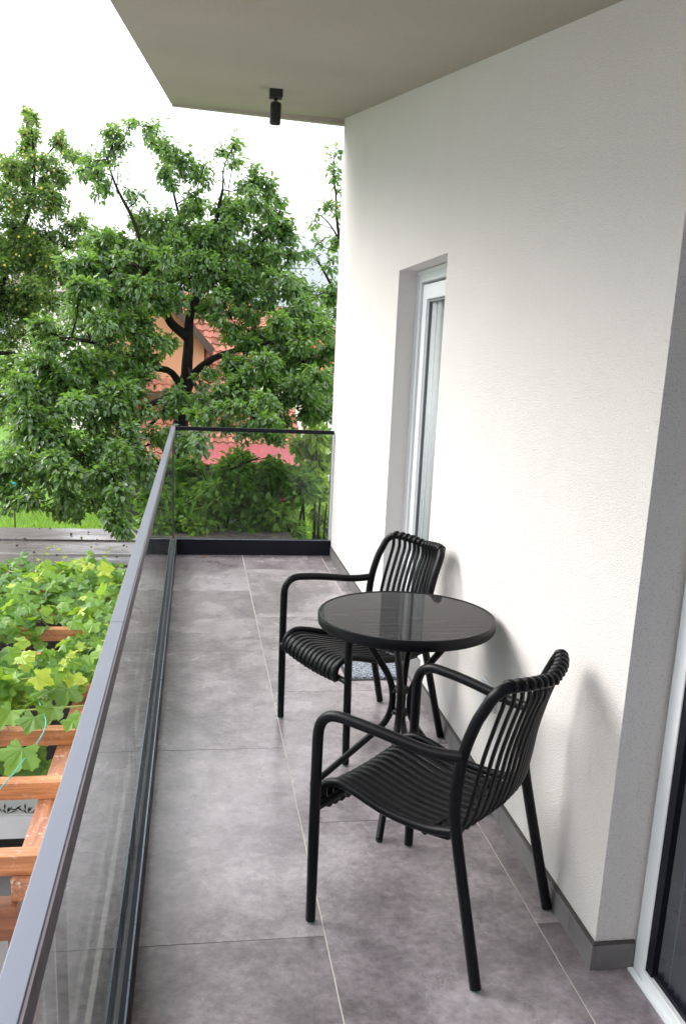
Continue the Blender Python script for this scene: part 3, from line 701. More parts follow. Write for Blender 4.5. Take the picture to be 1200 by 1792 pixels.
# --- big plum tree in the middle, trunk just behind the shed roof
TY = 11.2
def Q(px, py, dy=0): return P(px, py, TY + dy)
tb0 = Vector((Q(318, 800).x, TY, -3.25))
limbs = [([tb0, Q(318, 850), Q(316, 740), Q(328, 660)], .15, .095),
         ([Q(316, 745), Q(328, 660), Q(332, 600), Q(338, 545), Q(352, 480, .2), Q(372, 400, .4), Q(392, 330, .5)], .10, .02),
         ([Q(328, 590), Q(300, 565), Q(282, 530, -.2), Q(268, 495, -.4), Q(240, 470, -.6), Q(205, 470, -.9)], .075, .02),
         ([Q(326, 690), Q(300, 655), Q(265, 640, -.3), Q(225, 625, -.7), Q(175, 600, -1.2), Q(120, 590, -1.6)], .06, .02),
         ([Q(322, 700), Q(345, 650), Q(385, 625, -.2), Q(425, 605, -.3), Q(480, 605, -.5), Q(540, 640, -.8)], .065, .018),
         ([Q(317, 745), Q(298, 710), Q(270, 700, -.4), Q(240, 730, -.9), Q(215, 780, -1.5), Q(190, 830, -2.0)], .065, .018),
         ([Q(240, 730, -.9), Q(215, 690, -1.2), Q(150, 700, -1.7), Q(90, 740, -2.1)], .035, .012),
         ([Q(300, 710), Q(265, 740, -.2), Q(225, 790, -.5), Q(200, 850, -1.2)], .03, .010),
         ([Q(345, 520, .2), Q(400, 470, .3), Q(450, 430, .3), Q(490, 390, .2)], .035, .012),
         ([Q(268, 495, -.4), Q(235, 400, -.3), Q(205, 340, -.2), Q(190, 280, -.1)], .035, .010),
         ([Q(345, 500, .3), Q(320, 420, .5), Q(300, 340, .6), Q(290, 280, .6)], .03, .010),
         ([Q(425, 605, -.3), Q(440, 660, -.8), Q(470, 720, -1.3)], .03, .012),
         ([Q(330, 640), Q(350, 690, -.6), Q(400, 720, -1.4), Q(440, 740, -1.8)], .03, .012)]
cl = []
def dens_fill(lst, d): return [(a, b, c_, TY + dy, dn) for (a, b, c_, dy, dn) in lst]
top = [(205,232,24,0,.8),(195,262,30,0,.9),(170,305,28,-.2,.8),(150,290,16,0,.5),(230,215,8,0,.4),(185,330,24,-.2,.8),(285,250,22,.5,.7),(305,262,30,.5,1),(325,300,34,.5,1),(290,300,24,.4,.8),(355,300,26,.5,.9),(345,345,30,.4,.9),(268,222,8,.5,.4),(255,235,9,.5,.4),(416,245,8,.5,.5),(410,290,18,.5,.6),(386,265,9,.5,.4),(440,325,28,.3,1),(466,345,30,.3,1),(446,300,12,.3,.6),(490,370,24,.2,.8),(505,410,22,.1,.8),(520,450,24,0,.8),(235,340,16,0,.5),(262,380,16,.2,.5)]
mid = [(250,560,22,-.6,.7),(272,600,12,-.6,.4),(240,600,20,-.9,.6),(352,545,10,.3,.4),(230,700,20,-1.4,.6),(420,640,18,-.6,.6),(460,590,22,-.5,.7),(240,580,26,-.6,.7),(262,622,20,-.5,.5),(215,640,30,-.9,.8),(300,520,20,0,.6),(300,600,12,-.3,.4),(380,540,22,.1,.6),(410,590,20,0,.5),(360,660,14,-.5,.4),(415,510,26,.1,.8),(350,700,16,-1.2,.4),(300,690,16,-1,.5),(180,660,34,-1,.9),(450,460,30,.2,.8),(380,490,24,.1,.8),(270,470,26,-.2,.8),(470,610,26,-.6,.7),(520,640,28,-.8,.8),(250,400,20,0,.5),(320,400,36,.3,.9),(290,440,38,.2,1),(345,440,34,.4,1),(395,400,34,.5,1),(425,380,30,.3,1),(455,410,34,.3,1),(200,425,24,-.4,.8),(180,455,30,-.6,1),(225,470,34,-.5,1),(150,480,28,-.8,1),(380,460,40,.2,1),(320,490,32,0,1),(420,470,32,.2,.9),(488,492,20,0,.7),(512,520,24,-.3,.8),(548,580,28,-.5,.8),(520,590,36,-.6,1),(470,540,30,-.2,.8),(430,530,28,.1,.7),(265,520,26,-.5,.8),(205,530,40,-.8,1.1),(150,545,42,-1.1,1.1),(100,600,44,-1.5,1.1),(140,640,42,-1.4,1.1),(190,600,34,-1.2,.9),(60,640,40,-1.6,1),(230,660,30,-.8,.7),(560,630,36,-.8,1),(500,640,34,-1,1),(460,670,34,-1.3,1),(430,640,24,-.8,.7),(540,690,36,-1.2,1),(490,710,36,-1.5,1.1),(560,720,26,-1,.8),(440,710,34,-1.8,1),(400,690,22,-1.5,.6),(430,760,30,-2,.8),(490,765,26,-2,.8),(390,570,16,0,.4),(395,645,18,-.6,.4),(350,735,16,-2.2,.5),(340,770,18,-2.4,.6)]
low = [(30,700,44,-1.8,1.1),(90,700,46,-2,1.2),(150,710,44,-2,1.1),(200,740,32,-1.8,.7),(50,770,46,-2.2,1.2),(115,775,46,-2.4,1.2),(175,790,42,-2.5,1.1),(230,770,26,-2,.6),(25,830,40,-2.3,1.1),(85,835,42,-2.5,1.1),(145,845,40,-2.6,1.1),(200,840,36,-2.7,1),(245,810,22,-2.2,.6),(55,880,20,-2.4,.6),(130,890,20,-2.6,.7),(205,885,26,-2.7,.8),(212,925,15,-2.7,.8),(205,905,15,-2.7,.7),(165,880,20,-2.6,.6),(10,870,22,-2.2,.7),(285,720,20,-1.5,.5),(270,760,22,-1.8,.6),(255,840,14,-2,.4)]
back = [(400,430,40,1.6,.8),(330,450,40,1.8,.8),(440,480,26,1.5,.6),(200,500,38,1.2,.8),(130,560,40,1,.8),(80,680,44,.5,.9),(505,575,30,1.2,.7),(540,660,34,1,.8),(450,620,22,1.4,.5),(160,700,36,.2,.6),(60,760,40,.2,.8),(260,450,30,1.5,.7)]
def sat(lst, k, sh, dep=.7):
    out = []
    for a, b, c_, dy, dn in lst:
        out.append((a, b, c_ * .9, dy, dn))
        for _ in range(k):
            an = random.random() * 2 * PI; q = c_ * sh * (.7 + .5 * random.random())
            out.append((a + math.cos(an) * q, b + math.sin(an) * q * .9, c_ * random.uniform(.5, .8), dy + random.uniform(-dep, dep), dn * random.uniform(.5, .9)))
    return out
for lst in ([(a, b, c_ * .75, dy, dn * .55) for a, b, c_, dy, dn in sat(top, 2, 1.0, .3)], sat(mid, 5, 1.15), sat(low, 4, 1.0), sat(back, 4, 1.2)): cl += CL([(a, b, c_, TY + dy, dn) for a, b, c_, dy, dn in lst], TY, .25)
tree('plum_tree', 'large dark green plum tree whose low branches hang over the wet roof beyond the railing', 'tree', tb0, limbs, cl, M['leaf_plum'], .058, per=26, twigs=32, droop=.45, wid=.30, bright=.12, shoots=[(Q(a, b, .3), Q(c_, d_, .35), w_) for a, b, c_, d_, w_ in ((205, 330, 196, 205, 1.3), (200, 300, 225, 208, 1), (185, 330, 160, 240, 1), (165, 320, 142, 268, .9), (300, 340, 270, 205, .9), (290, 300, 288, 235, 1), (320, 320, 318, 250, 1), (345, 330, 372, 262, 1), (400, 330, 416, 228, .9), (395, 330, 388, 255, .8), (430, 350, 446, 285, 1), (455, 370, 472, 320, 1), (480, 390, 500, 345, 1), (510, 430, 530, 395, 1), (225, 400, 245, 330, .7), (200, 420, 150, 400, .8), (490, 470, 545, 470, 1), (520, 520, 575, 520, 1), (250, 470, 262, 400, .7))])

# --- tree at the left edge, finer and yellower, with plums
TY2 = 15.5
def Q2(px, py, dy=0): return P(px, py, TY2 + dy)
b2 = Vector((Q2(-60, 700).x, TY2, -3.25))
limbs = [([b2, Q2(-60, 800), Q2(-40, 650), Q2(-20, 560)], .17, .11), ([Q2(-30, 600), Q2(0, 520), Q2(30, 430), Q2(60, 330), Q2(58, 230)], .09, .012),
         ([Q2(-20, 560), Q2(30, 520), Q2(80, 470), Q2(130, 420)], .06, .012), ([Q2(0, 520), Q2(-30, 420), Q2(10, 330), Q2(60, 285), Q2(100, 250)], .06, .012), ([Q2(-30, 620), Q2(30, 620), Q2(80, 640)], .05, .012)]
lst = [(55,205,12,0,.6),(10,470,40,0,1.1),(45,520,36,0,1.1),(20,560,40,0,1.1),(70,450,30,0,1),(40,430,30,.5,1),(0,430,34,.5,1),(58,235,14,0,.7),(52,262,18,0,.8),(75,285,22,0,.9),(108,255,16,0,.7),(125,275,12,0,.5),(40,300,26,0,1),(15,290,24,0,1),(85,320,26,0,.9),(10,340,30,0,1),(50,355,34,0,1.1),(105,360,26,0,.9),(130,395,20,0,.7),(20,400,36,0,1.1),(70,410,36,0,1.1),(115,430,24,0,.8),(150,430,14,0,.5),(30,460,38,0,1.1),(85,475,38,0,1.1),(130,480,20,0,.7),(10,520,40,0,1.1),(60,530,40,0,1.1),(105,540,30,0,.9),(20,590,42,0,1.1),(70,600,40,0,1.1),(30,650,42,0,1),(5,700,40,0,1),(60,700,40,.5,.8),(-50,350,60,0,1),(-60,480,70,0,1),(-60,620,70,0,1),(-90,260,40,0,.8),(-120,420,60,0,1)]
tree('mirabelle_tree', 'paler yellow-green fruit tree with small yellow plums at the left edge', 'tree', b2, limbs, CL([(a, b, c_, TY2 + dy, dn) for a, b, c_, dy, dn in sat(lst, 3, 1.0)], TY2, .5), M['leaf_left'], .060, per=20, twigs=32, droop=.25, fruit=(M['fruit'], .10, .020), bright=.2, shoots=[(Q2(a, b), Q2(c_, d_), w_) for a, b, c_, d_, w_ in ((58, 270, 52, 182, 1.5), (62, 260, 66, 205, 1), (105, 290, 112, 225, 1.2), (120, 300, 140, 262, 1), (15, 320, 8, 262, 1), (90, 330, 150, 300, .8), (120, 400, 165, 395, .8), (125, 440, 172, 430, .8), (30, 290, 30, 235, .8))])

# --- cherry tree partly behind the end wall
TY3 = 12.5
def Q3(px, py, dy=0): return P(px, py, TY3 + dy)
b3 = Vector((Q3(640, 700).x, TY3 + .4, -3.25))
limbs = [([b3, Q3(640, 750, .4), Q3(640, 560, .4)], .13, .08), ([Q3(640, 600, .4), Q3(620, 480), Q3(590, 400), Q3(585, 280)], .06, .008), ([Q3(630, 560, .2), Q3(590, 520), Q3(560, 470), Q3(545, 440)], .035, .008), ([Q3(600, 430), Q3(570, 385), Q3(545, 370)], .018, .005), ([Q3(640, 640), Q3(600, 600), Q3(570, 560)], .04, .01)]
lst = [(583,272,12,0,.7),(586,300,14,0,.7),(596,330,14,0,.6),(575,355,12,0,.5),(555,368,9,0,.4),(590,365,14,0,.6),(545,395,8,0,.3),(560,420,10,0,.35),(585,430,14,0,.5),(548,450,12,0,.35),(575,470,18,0,.5),(590,510,26,0,.9),(560,520,22,0,.7),(585,555,30,0,1),(580,600,30,0,1),(590,650,26,0,.8),(640,300,40,0,.9),(650,400,50,0,1),(640,520,50,0,1),(700,420,50,0,1)]
tree('cherry_tree', 'slender cherry tree with a few red cherries showing beside the wall corner', 'tree', b3, limbs, CL([(a, b, c_, TY3 + dy, dn) for a, b, c_, dy, dn in [(e[0], e[1], e[2], e[3], e[4] * (.5 if e[0] < 600 and e[1] < 500 else 1)) for e in sat(lst, 1, 1.0, .3)]], TY3, .3), M['leaf_cherry'], .08, per=14, twigs=30, droop=.5, fruit=(M['cherry'], .05, .014), wid=.2, shoots=[(Q3(a, b), Q3(c_, d_), w_) for a, b, c_, d_, w_ in ((585, 330, 578, 255, 1.2), (590, 380, 560, 345, .8), (580, 400, 535, 375, .7), (590, 440, 540, 420, .7), (590, 480, 540, 455, .7), (585, 520, 545, 490, .8))])

# --- shrubs beyond the far glass
def shrub(label, name, px, py, y, rpx, mat, leaf, n=9, twigs=24, dens=1.0, zr=1.0, cat='shrub', group=None, bright=0, droop=.3, wid=.33):
    c_ = P(px, py, y); R0 = rpx * y / FPX; b_ = Vector((c_.x, y, -3.25))
    lim = []; cl_ = []
    for k in range(n):
        a = 2 * PI * k / n + random.random(); rr = R0 * (.25 + .55 * random.random()); zz = c_.z + (random.random() * 2 - 1) * R0 * zr * .8
        q = Vector((c_.x + math.cos(a) * rr, y + math.sin(a) * rr * .8, zz)); cl_.append((q, R0 * .42, dens))
        if k % 2 == 0: lim.append(([b_ + Vector((math.cos(a) * .1, math.sin(a) * .1, 0)), (b_ + q) / 2 + Vector((0, 0, .3)), q], .03, .01))
    cl_.append((c_, R0 * .45, dens)); cl_.append((Vector((c_.x, y, (c_.z - 3.25) / 2)), R0 * .5, dens))
    return tree(name, label, cat, b_, lim, cl_, mat, leaf, per=17, twigs=int(twigs * 2.2), droop=droop, group=group, bright=bright, wid=wid)
g_ = 'dark bushes beyond the far glass'
shrub('dense dark bush behind the left half of the far glass panel', 'garden_bush', 350, 885, 10.3, 90, M['leaf_hedge'], .075, 11, 30, group=g_)
shrub('dark bush in the middle of the far glass panel, under the red shed roof', 'garden_bush', 425, 880, 10.4, 92, M['leaf_hedge'], .07, 11, 30, group=g_)
shrub('dark leafy bush with pink blooms just in front of it', 'garden_bush', 488, 890, 10.3, 78, M['leaf_hedge'], .085, 11, 30, group=g_, bright=.15)
shrub('low shaded bush at the foot of the plum tree, seen through the handrail corner', 'garden_bush', 290, 895, 10.9, 60, M['leaf_hedge'], .07, 9, 26, group=g_)
shrub('bright yellow-green shrub beside the end of the white wall', 'bright_shrub', 556, 815, 10.6, 50, M['leaf_bright'], .085, 10, 20, .9, zr=1.2, bright=.2)
shrub('light green bush on the lawn below the bright shrub', 'bright_bush', 562, 915, 11.5, 40, M['leaf_bright'], .07, 8, 16, .7)
# bare crooked limb among them
lb = MB(); lb.tube(catmull([P(325, 905, 10.4), P(350, 872, 10.3), P(372, 850, 10.2), P(395, 826, 10.2), P(425, 812, 10.1), P(455, 800, 10.1)], 5), [.030 - .024 * i / 25 for i in range(26)], 8)
for p, q, r_ in ((P(395, 826, 10.2), P(440, 790, 10), .010), (P(425, 812, 10.1), P(400, 780, 10.1), .008), (P(372, 850, 10.2), P(350, 810, 10.1), .009), (P(440, 806, 10.1), P(490, 795, 10), .007), (P(350, 872, 10.3), P(330, 830, 10.2), .008)):
    lb.tube(catmull([p, (p + q) / 2 + rv() * .08, q], 4), [r_ * (1 - .1 * i) for i in range(9)], 6)
bb_ = P(325, 905, 10.4); lb.tube([Vector((bb_.x - .2, 10.5, -3.25)), Vector((bb_.x - .1, 10.45, (bb_.z - 3.25) / 2)), bb_], [.05, .04, .030], 8)
o = lb.build('leaning_dead_branch', M['bark'], smooth=True); tag(o, 'crooked bare branch leaning up among the dark bushes', 'branch')
# pink flowers
for k, (px, py) in enumerate(((494, 877), (513, 874))):
    fo = thing('pink_flower', ('pink bloom on the left of the pair by the dark bush', 'pink bloom on the right of the pair by the dark bush')[k], 'flower', P(px, py, 10.1), 0, 'pink blooms by the bush')
    mb = MB()
    for j in range(7):
        a = j * 2 * PI / 7; p = Vector((math.cos(a) * .035, math.sin(a) * .035, .01)); s_ = Vector((-math.sin(a), math.cos(a), 0)) * .02
        mb.add([(0, 0, 0), p * .6 - s_, p * 1.3 + Vector((0, 0, .015)), p * .6 + s_], [(0, 1, 2, 3)])
    mb.build('petals', M['pink'], fo)
    mb = MB(); mb.tube([(0, 0, 0), (.05, .1, -.5), (.1, .2, -1.0)], .004, 5); mb.build('stem', M['vinestem'], fo)

# ------------------------------------------------------------------ grape vine over the pergola
PZT = -.40
yr = [3.41, 4.04, 4.63, 5.28, 5.87, 6.40, 7.02, 7.60]
pg = thing('pergola', 'orange timber pergola below the balcony, its rafters half covered in grape vine', 'pergola', (-1.8, 5.6, -3.2))
def rel(p): return Vector(p) - Vector((-1.8, 5.6, -3.2))
for i, y in enumerate(yr):
    mb = MB(); h_ = .085; mb.beam(rel((-4.2, y + random.uniform(-.01, .01), PZT - h_ / 2)), rel((-.50, y + random.uniform(-.008, .008), PZT - h_ / 2)), .075, h_)
    mb.build('rafter', M['wood_x'], pg, bevel=.003)
for x in (-.665, -3.7):
    mb = MB(); mb.beam(rel((x, 3.345, PZT - .136)), rel((x, 7.95, PZT - .136)), .10, .10); mb.build('long_beam', M['wood_y'], pg, bevel=.004)
mb = MB(); mb.beam(rel((-4.2, 8.02, PZT - .05)), rel((-.35, 8.02, PZT - .05)), .05, .12); mb.build('fascia_board', M['wood_z'], pg, bevel=.003)
for y in (3.35, 7.85):
    mb = MB(); mb.beam(rel((-4.0, y, PZT - .26)), rel((-.69, y, PZT - .26)), .09, .145); mb.build('cross_beam', M['wood_xd'], pg, bevel=.004)
    for x in (-.665, -3.7):
        mb = MB(); mb.box(tuple(rel((x - .062, y - .042, -3.2))), tuple(rel((x + .04, y + .055, PZT - (.335 if y < 5 else .335))))); mb.build('post', M['wood_z'], pg, bevel=.004)
        s_ = 1 if x < -2 else -1
        mb = MB(); mb.beam(rel((x + s_ * .07, y, -1.06)), rel((x + s_ * .46, y, -.72)), .07, .07, up=(0, 1, 0)); mb.build('brace', M['wood_z'], pg, bevel=.003)

def grape_leaf_shape():
    # five lobes, toothed; (u forward, v sideways)
    pts = []; K = 44
    for k in range(K):
        a = -PI + 2 * PI * k / K + PI / K
        r = .60 + .10 * math.cos(5 * a) + .09 * math.cos(a) + (.05 if k % 2 else -.02)
        if abs(a) > 2.75: r *= .38
        pts.append((r * math.cos(a) + .18, r * math.sin(a) * 1.05))
    return pts
GL = grape_leaf_shape()
vine = thing('grape_vine', 'bright green grape vine sprawling over the pergola rafters', 'vine', (-2.2, 5.8, PZT))
vo = Vector((-2.2, 5.8, PZT)); LV = []; LF = []; LR = []; stems = MB()
def add_grape(p, d, n_, s_, rn):
    d = d.normalized(); n_ = (n_ - d * n_.dot(d)).normalized(); q = d.cross(n_); b0 = len(LV); kx = random.uniform(.1, .75); cup = random.uniform(-.30, .40)
    LV.append(tuple(p + n_ * .02 * s_))
    jit = random.random() * 9
    for u, v_ in GL:
        g_ = 1 + .16 * mnoise.noise(Vector((u * 2.5 + jit, v_ * 2.5, jit))); u *= g_; v_ *= g_
        hh = -kx * u * u * .5 + cup * v_ * v_ + .05 * math.sin(7 * v_ + 5 * u) - .05 * (abs(v_) < .08)
        LV.append(tuple(p + (d * u + q * v_ + n_ * hh) * s_))
    K = len(GL)
    for k in range(K - 1): LF.append((b0, b0 + 1 + k, b0 + 2 + k)); LR.append(rn)
def cover(x, y):
    """leaf cover of the vine seen from above: thick beyond y=4.8, a tongue nearer at the left"""
    a = 1.0 if y > 5.35 else (.85 if y > 4.75 and x < -.80 else (.95 if x < -.93 - (4.75 - y) * .55 and y > 4.0 else 0))
    if y > 6.2 and x > -.95 and random.random() < .6: a *= .3
    return a
cnt = 0
while cnt < 3600:
    x = random.uniform(-4.0, -.52); y = random.uniform(3.9, 7.9)
    if x < -2.3 and random.random() < .5: continue
    hol = mnoise.noise(Vector((x * 1.7, y * 1.7, 3.3)))
    if random.random() > cover(x, y) or hol < -.28: continue
    z = PZT + .02 + abs(random.gauss(0, .085)) + .07 * mnoise.noise(Vector((x * 2, y * 2, 0))) - (.12 if random.random() < .2 else 0)
    up = Vector((random.gauss(0, .45), -.35 + random.gauss(0, .40), 1)); d_ = Vector((random.gauss(0, 1), -.6 + random.gauss(0, .8), random.gauss(-.25, .3)))
    yo = random.random() ** 1.7 * .8 + (.25 if hol > .15 else 0) + (.25 if z > PZT + .18 else 0)
    add_grape(Vector((x, y, z)) - vo, d_, up, random.uniform(.05, .105), min(1, yo)); cnt += 1
    if cnt % 5 == 0:
        stems.tube(catmull([Vector((x, y, z)) - vo, Vector((x + random.uniform(-.1, .1), y + .06, z - .05)) - vo, Vector((x + random.uniform(-.2, .2), y + random.uniform(-.1, .2), PZT)) - vo], 3), .0022, 4, cap=False)
# leaves hanging under the rafters at the near end
for k in range(26):
    q = PZ(random.uniform(0, 85), random.uniform(1300, 1350), -.75); add_grape(q - vo, Vector((random.gauss(0, .4), -.2, -1)), Vector((.2, -1, .5)) + rv() * .4, random.uniform(.06, .10), random.random() * .15)
for px, py, s_ in ((118, 1205, .13), (40, 1310, .14), (130, 1165, .09), (95, 1240, .10), (60, 1255, .11), (20, 1245, .12), (140, 1250, .07), (128, 1262, .07)):
    add_grape(PZ(px, py, -.30) - vo, Vector((-.1 + random.gauss(0, .2), -.9, -.35)), Vector((.1, -.6, 1)), s_, random.uniform(.1, .5))
# young shoots
for px, py, dx, dy in ((195, 1030, -.05, .10), (100, 1180, .12, -.1), (175, 1005, .05, .12), (130, 1005, -.1, .1), (60, 1000, .1, .15)):
    p = PZ(px, py, -.32) - vo; pp = catmull([p, p + Vector((dx * .5, dy * .3, .09)), p + Vector((dx, dy, .17)), p + Vector((dx * 1.7, dy * 1.2, .20))], 4)
    stems.tube(pp, [.0035 - .0002 * i for i in range(len(pp))], 5)
    for i in range(2, len(pp), 2): add_grape(pp[i], Vector((random.gauss(0, 1), random.gauss(0, 1), .1)), Vector((0, -.4, 1)) + rv() * .4, .055 - .003 * i, .95)
for k in range(14):
    x = random.uniform(-3.8, -1.0); y = random.uniform(4.6, 7.6); p = Vector((x, y, PZT + .03)) - vo
    stems.tube(catmull([p, p + Vector((random.gauss(0, .3), random.gauss(0, .3), .05)), p + Vector((random.gauss(0, .6), random.gauss(0, .6), .02))], 5), .006, 5)
lm = MB(); lm.v = LV; lm.f = LF; lm.mi = [0] * len(LF); lm.n = len(LV)
o = lm.build('leaves', M['leaf_vine'], vine); set_rnd(o, LR)
stems.build('stem', M['vinestem'], vine, smooth=True)
# twine
mb = MB(); a = PZ(-12, 1395, -.33); b = PZ(80, 1272, -.30); c_ = PZ(68, 1225, -.35)
mb.tube(catmull([a, (a + b) / 2 - Vector((0, 0, .02)), b, c_], 6), .0028, 6); o = mb.build('twine', M['twine'], smooth=True); tag(o, 'thin blue-green twine tied down from the grape vine', 'twine')

# ------------------------------------------------------------------ outbuilding roof
rz = -.42
sr = thing('outbuilding', 'low outbuilding with wet brown-grey flat roof between the pergola and the lawn', 'outbuilding', (-1.5, 9.1, -3.2))
def rr_(p): return Vector(p) - Vector((-1.5, 9.1, -3.2))
ys_ = [8.08, 8.50, 8.92, 9.52, 10.12]; mb = MB()
for i in range(4):
    a, b = ys_[i], ys_[i+1]; zt = rz - .012 * (3 - i)
    mb.box(tuple(rr_((-7.5, a, zt - .03))), tuple(rr_((1.05, b - .004, zt + .004 * (i % 2)))))
mb.build('roof', M['wetroof'], sr, bevel=.002)
mb = MB(); mb.box(tuple(rr_((-7.5, 8.058, rz - .075))), tuple(rr_((1.05, 8.078, rz - .028)))); mb.build('edge_flashing', M['roofedge'], sr)
mb = MB(); mb.box(tuple(rr_((-7.5, 8.900, rz - .021))), tuple(rr_((1.05, 8.912, rz - .004)))); mb.build('seam_strip', M['roofedge'], sr)
mb = MB(); mb.box(tuple(rr_((-7.4, 8.12, -3.2))), tuple(rr_((.95, 10.05, rz - .08)))); mb.build('wall', M['darkwood'], sr)
for k, (px, py) in enumerate(((60, 920), (155, 932), (143, 941), (170, 945), (44, 943), (222, 957), (160, 958), (60, 967), (217, 955), (100, 972), (125, 935), (30, 955), (195, 938), (175, 922), (88, 925), (70, 925), (20, 985), (150, 990), (205, 975))):
    p = PZ(px, py, rz + .012); mb = MB(); r_ = random.uniform(.009, .015); mb.lathe([(.001, -r_ * .9), (r_ * .8, -r_ * .5), (r_, 0), (r_ * .8, r_ * .6), (.001, r_ * .9)], (0, 0, 0), 10)
    o = mb.build('windfall_plum', M['plumfall'] if k in (2, 3, 5, 6) else M['mud'], smooth=True, loc=p + Vector((0, 0, .004)))
    tag(o, 'small fallen plum lying on the wet outbuilding roof', 'plum', 'windfall plums on the roof')

# garden table with printed cloth under the pergola
gt = thing('garden_table', 'garden table under the pergola with white cloth printed with black sprigs', 'table', (-2.2, 8.0, -3.2))
# table top z -2.4
def rg(p): return Vector(p) - Vector((-2.2, 8.0, -3.2))
mb = MB(); mb.box(tuple(rg((-3.4, 7.42, -2.44))), tuple(rg((-1.05, 8.6, -2.40)))); mb.box(tuple(rg((-3.41, 7.40, -2.62))), tuple(rg((-1.04, 7.412, -2.405))))
gc = mb.build('tablecloth', M['cloth'], gt, bevel=.006)
mb = MB()
for px, dz in ((12, 0), (48, 0), (-30, 0)):
    c0 = PZ(px, 1424, -2.397)
    for k in range(9):
        a = PI / 2 + (k - 4) * .26; c1 = c0 + Vector((math.cos(a) * .05 * (k % 3), .03 * (k % 3), 0)); e = c1 + Vector((math.cos(a) * .10, math.sin(a) * (.10 + .04 * (k % 2)), 0)); s_ = Vector((-math.sin(a), math.cos(a), 0)) * .009
        c1 = rg(c1); e1 = rg(e); mb.add([c1, c1 * .45 + e1 * .55 - s_, e1, c1 * .45 + e1 * .55 + s_], [(0, 1, 2, 3)])
mb.build('printed_sprigs', M['ink'], gc)
for x in (-3.3, -1.15):
    for y in (7.5, 8.5):
        mb = MB(); mb.box(tuple(rg((x - .03, y - .03, -3.2))), tuple(rg((x + .03, y + .03, -2.445)))); mb.build('leg', M['darkwood'], gt)

# ------------------------------------------------------------------ ground
gm = MB(); nx, ny = 40, 60; vs = []
for j in range(ny + 1):
    for i in range(nx + 1):
        u = i / nx * 2 - 1; v_ = j / ny; x = math.copysign(abs(u) ** 2.8, u) * 5000; y = -60 + v_ ** 3.2 * 6000
        z = -3.25 - .03 * max(0, min(y - 27, 25)) + .05 * mnoise.noise(Vector((x * .15, y * .15, 0)))
        vs.append((x, y, z))
gm.add(vs, [(j*(nx+1)+i, j*(nx+1)+i+1, (j+1)*(nx+1)+i+1, (j+1)*(nx+1)+i) for j in range(ny) for i in range(nx)])
o = gm.build('ground', M['lawn'], smooth=True); tag(o, 'garden lawn and land beyond', 'ground', kind='structure')
mb = MB(); mb.box((-26, -24, -3.40), (-.21, 8.1, -3.185)); o = mb.build('terrace_paving', M['paving']); tag(o, 'pale concrete terrace under the pergola, widened out of view', 'terrace', kind='structure')  # widened out of view to keep the bounced light neutral
# grass blades where the lawn shows
N_ = 26000; gx = rng.uniform(-9, 8, N_); gy = rng.uniform(19, 28, N_); gp = np.stack([gx, gy, np.full(N_, -3.27)], 1)
gd = rng.normal(size=(N_, 3)) * .35; gd[:, 2] = 1
o = leaves_mesh('grass', gp, gd, rng.normal(size=(N_, 3)), rng.uniform(.06, .16, N_), rng.random(N_), M['grass'], None, wid=.10); tag(o, 'bright green lawn grass under the trees', 'grass', kind='stuff')

# navy barrel and cyan post under the tree
nb = thing('water_butt', 'dark navy plastic water butt on the lawn under the plum tree', 'barrel', (P(250, 870, 18).x, 18, -3.25))
mb = MB(); mb.lathe([(.26, 0), (.29, .06), (.31, .5), (.31, .55), (.29, .58), (.30, .95), (.27, 1.05)], seg=28); mb.build('barrel', M['navy'], nb, smooth=True)
mb = MB(); mb.lathe([(.29, 1.05), (.29, 1.09), (.05, 1.12)], seg=28); mb.build('lid', M['navy'], nb, smooth=True)
p = P(24, 845, 22); mb = MB(); mb.tube([(0, 0, 0), (0, 0, p.z + 3.25 - .22)], .018, 8); wp = thing('garden_post', 'thin garden post with bright cyan cap under the left branches', 'post', (p.x, 22, -3.25)); mb.build('post', M['darkwood'], wp)
mb = MB(); mb.tube([(0, 0, p.z + 3.25 - .22), (0, 0, p.z + 3.25 + .15), (0, 0, p.z + 3.25 + .2)], [.06, .055, .02], 10); mb.build('cap', M['cyan'], wp)

# ------------------------------------------------------------------ houses
def tiled(mb, rn, p00, p10, p01, course=.33, colw=.24, mi=0):
    """courses of pantiles on the parallelogram p00 (eave left) p10 (eave right) p01 (ridge left)"""
    p00, p10, p01 = Vector(p00), Vector(p10), Vector(p01); ex = p10 - p00; ey = p01 - p00; n_ = ex.cross(ey).normalized()
    nr = max(1, round(ey.length / course)); nc = max(1, round(ex.length / colw)); sub = 4
    for r_ in range(nr):
        a = p00 + ey * (r_ / nr); b = p00 + ey * ((r_ + 1.04) / nr); top_ = []; bot = []
        for k in range(nc * sub + 1):
            wv = math.sin(k / sub * 2 * PI) * .028
            bot.append(a + ex * (k / (nc * sub)) + n_ * (.055 + wv)); top_.append(b + ex * (k / (nc * sub)) + n_ * (.012 + wv))
        low_ = [q - n_ * .05 for q in bot]; base = len(mb.v); K = len(bot)
        cols = [random.random() for _ in range(nc)]
        fs = []
        for k in range(K - 1):
            fs.append((k, k + 1, K + k + 1, K + k)); fs.append((2*K + k, 2*K + k + 1, k + 1, k)); rn.extend([cols[min(nc - 1, k // sub)]] * 2)
        mb.add(bot + top_ + low_, fs, mi)
def roof_part(name, quads, mat, parent, org):
    mb = MB(); rn = []
    for a, b, c_ in quads: tiled(mb, rn, Vector(a) - org, Vector(b) - org, Vector(c_) - org)
    o = mb.build(name, mat, parent); set_rnd(o, rn); return o
HY = 29.0; hb = Vector((P(330, 700, HY).x, HY + 2, -3.6))
hs = thing('orange_house', 'orange house with gable and terracotta tiled roofs behind the plum tree', 'house', hb)
X = lambda px, y: P(px, 600, y).x
Z = lambda py, y, px=330: P(px, py, y).z
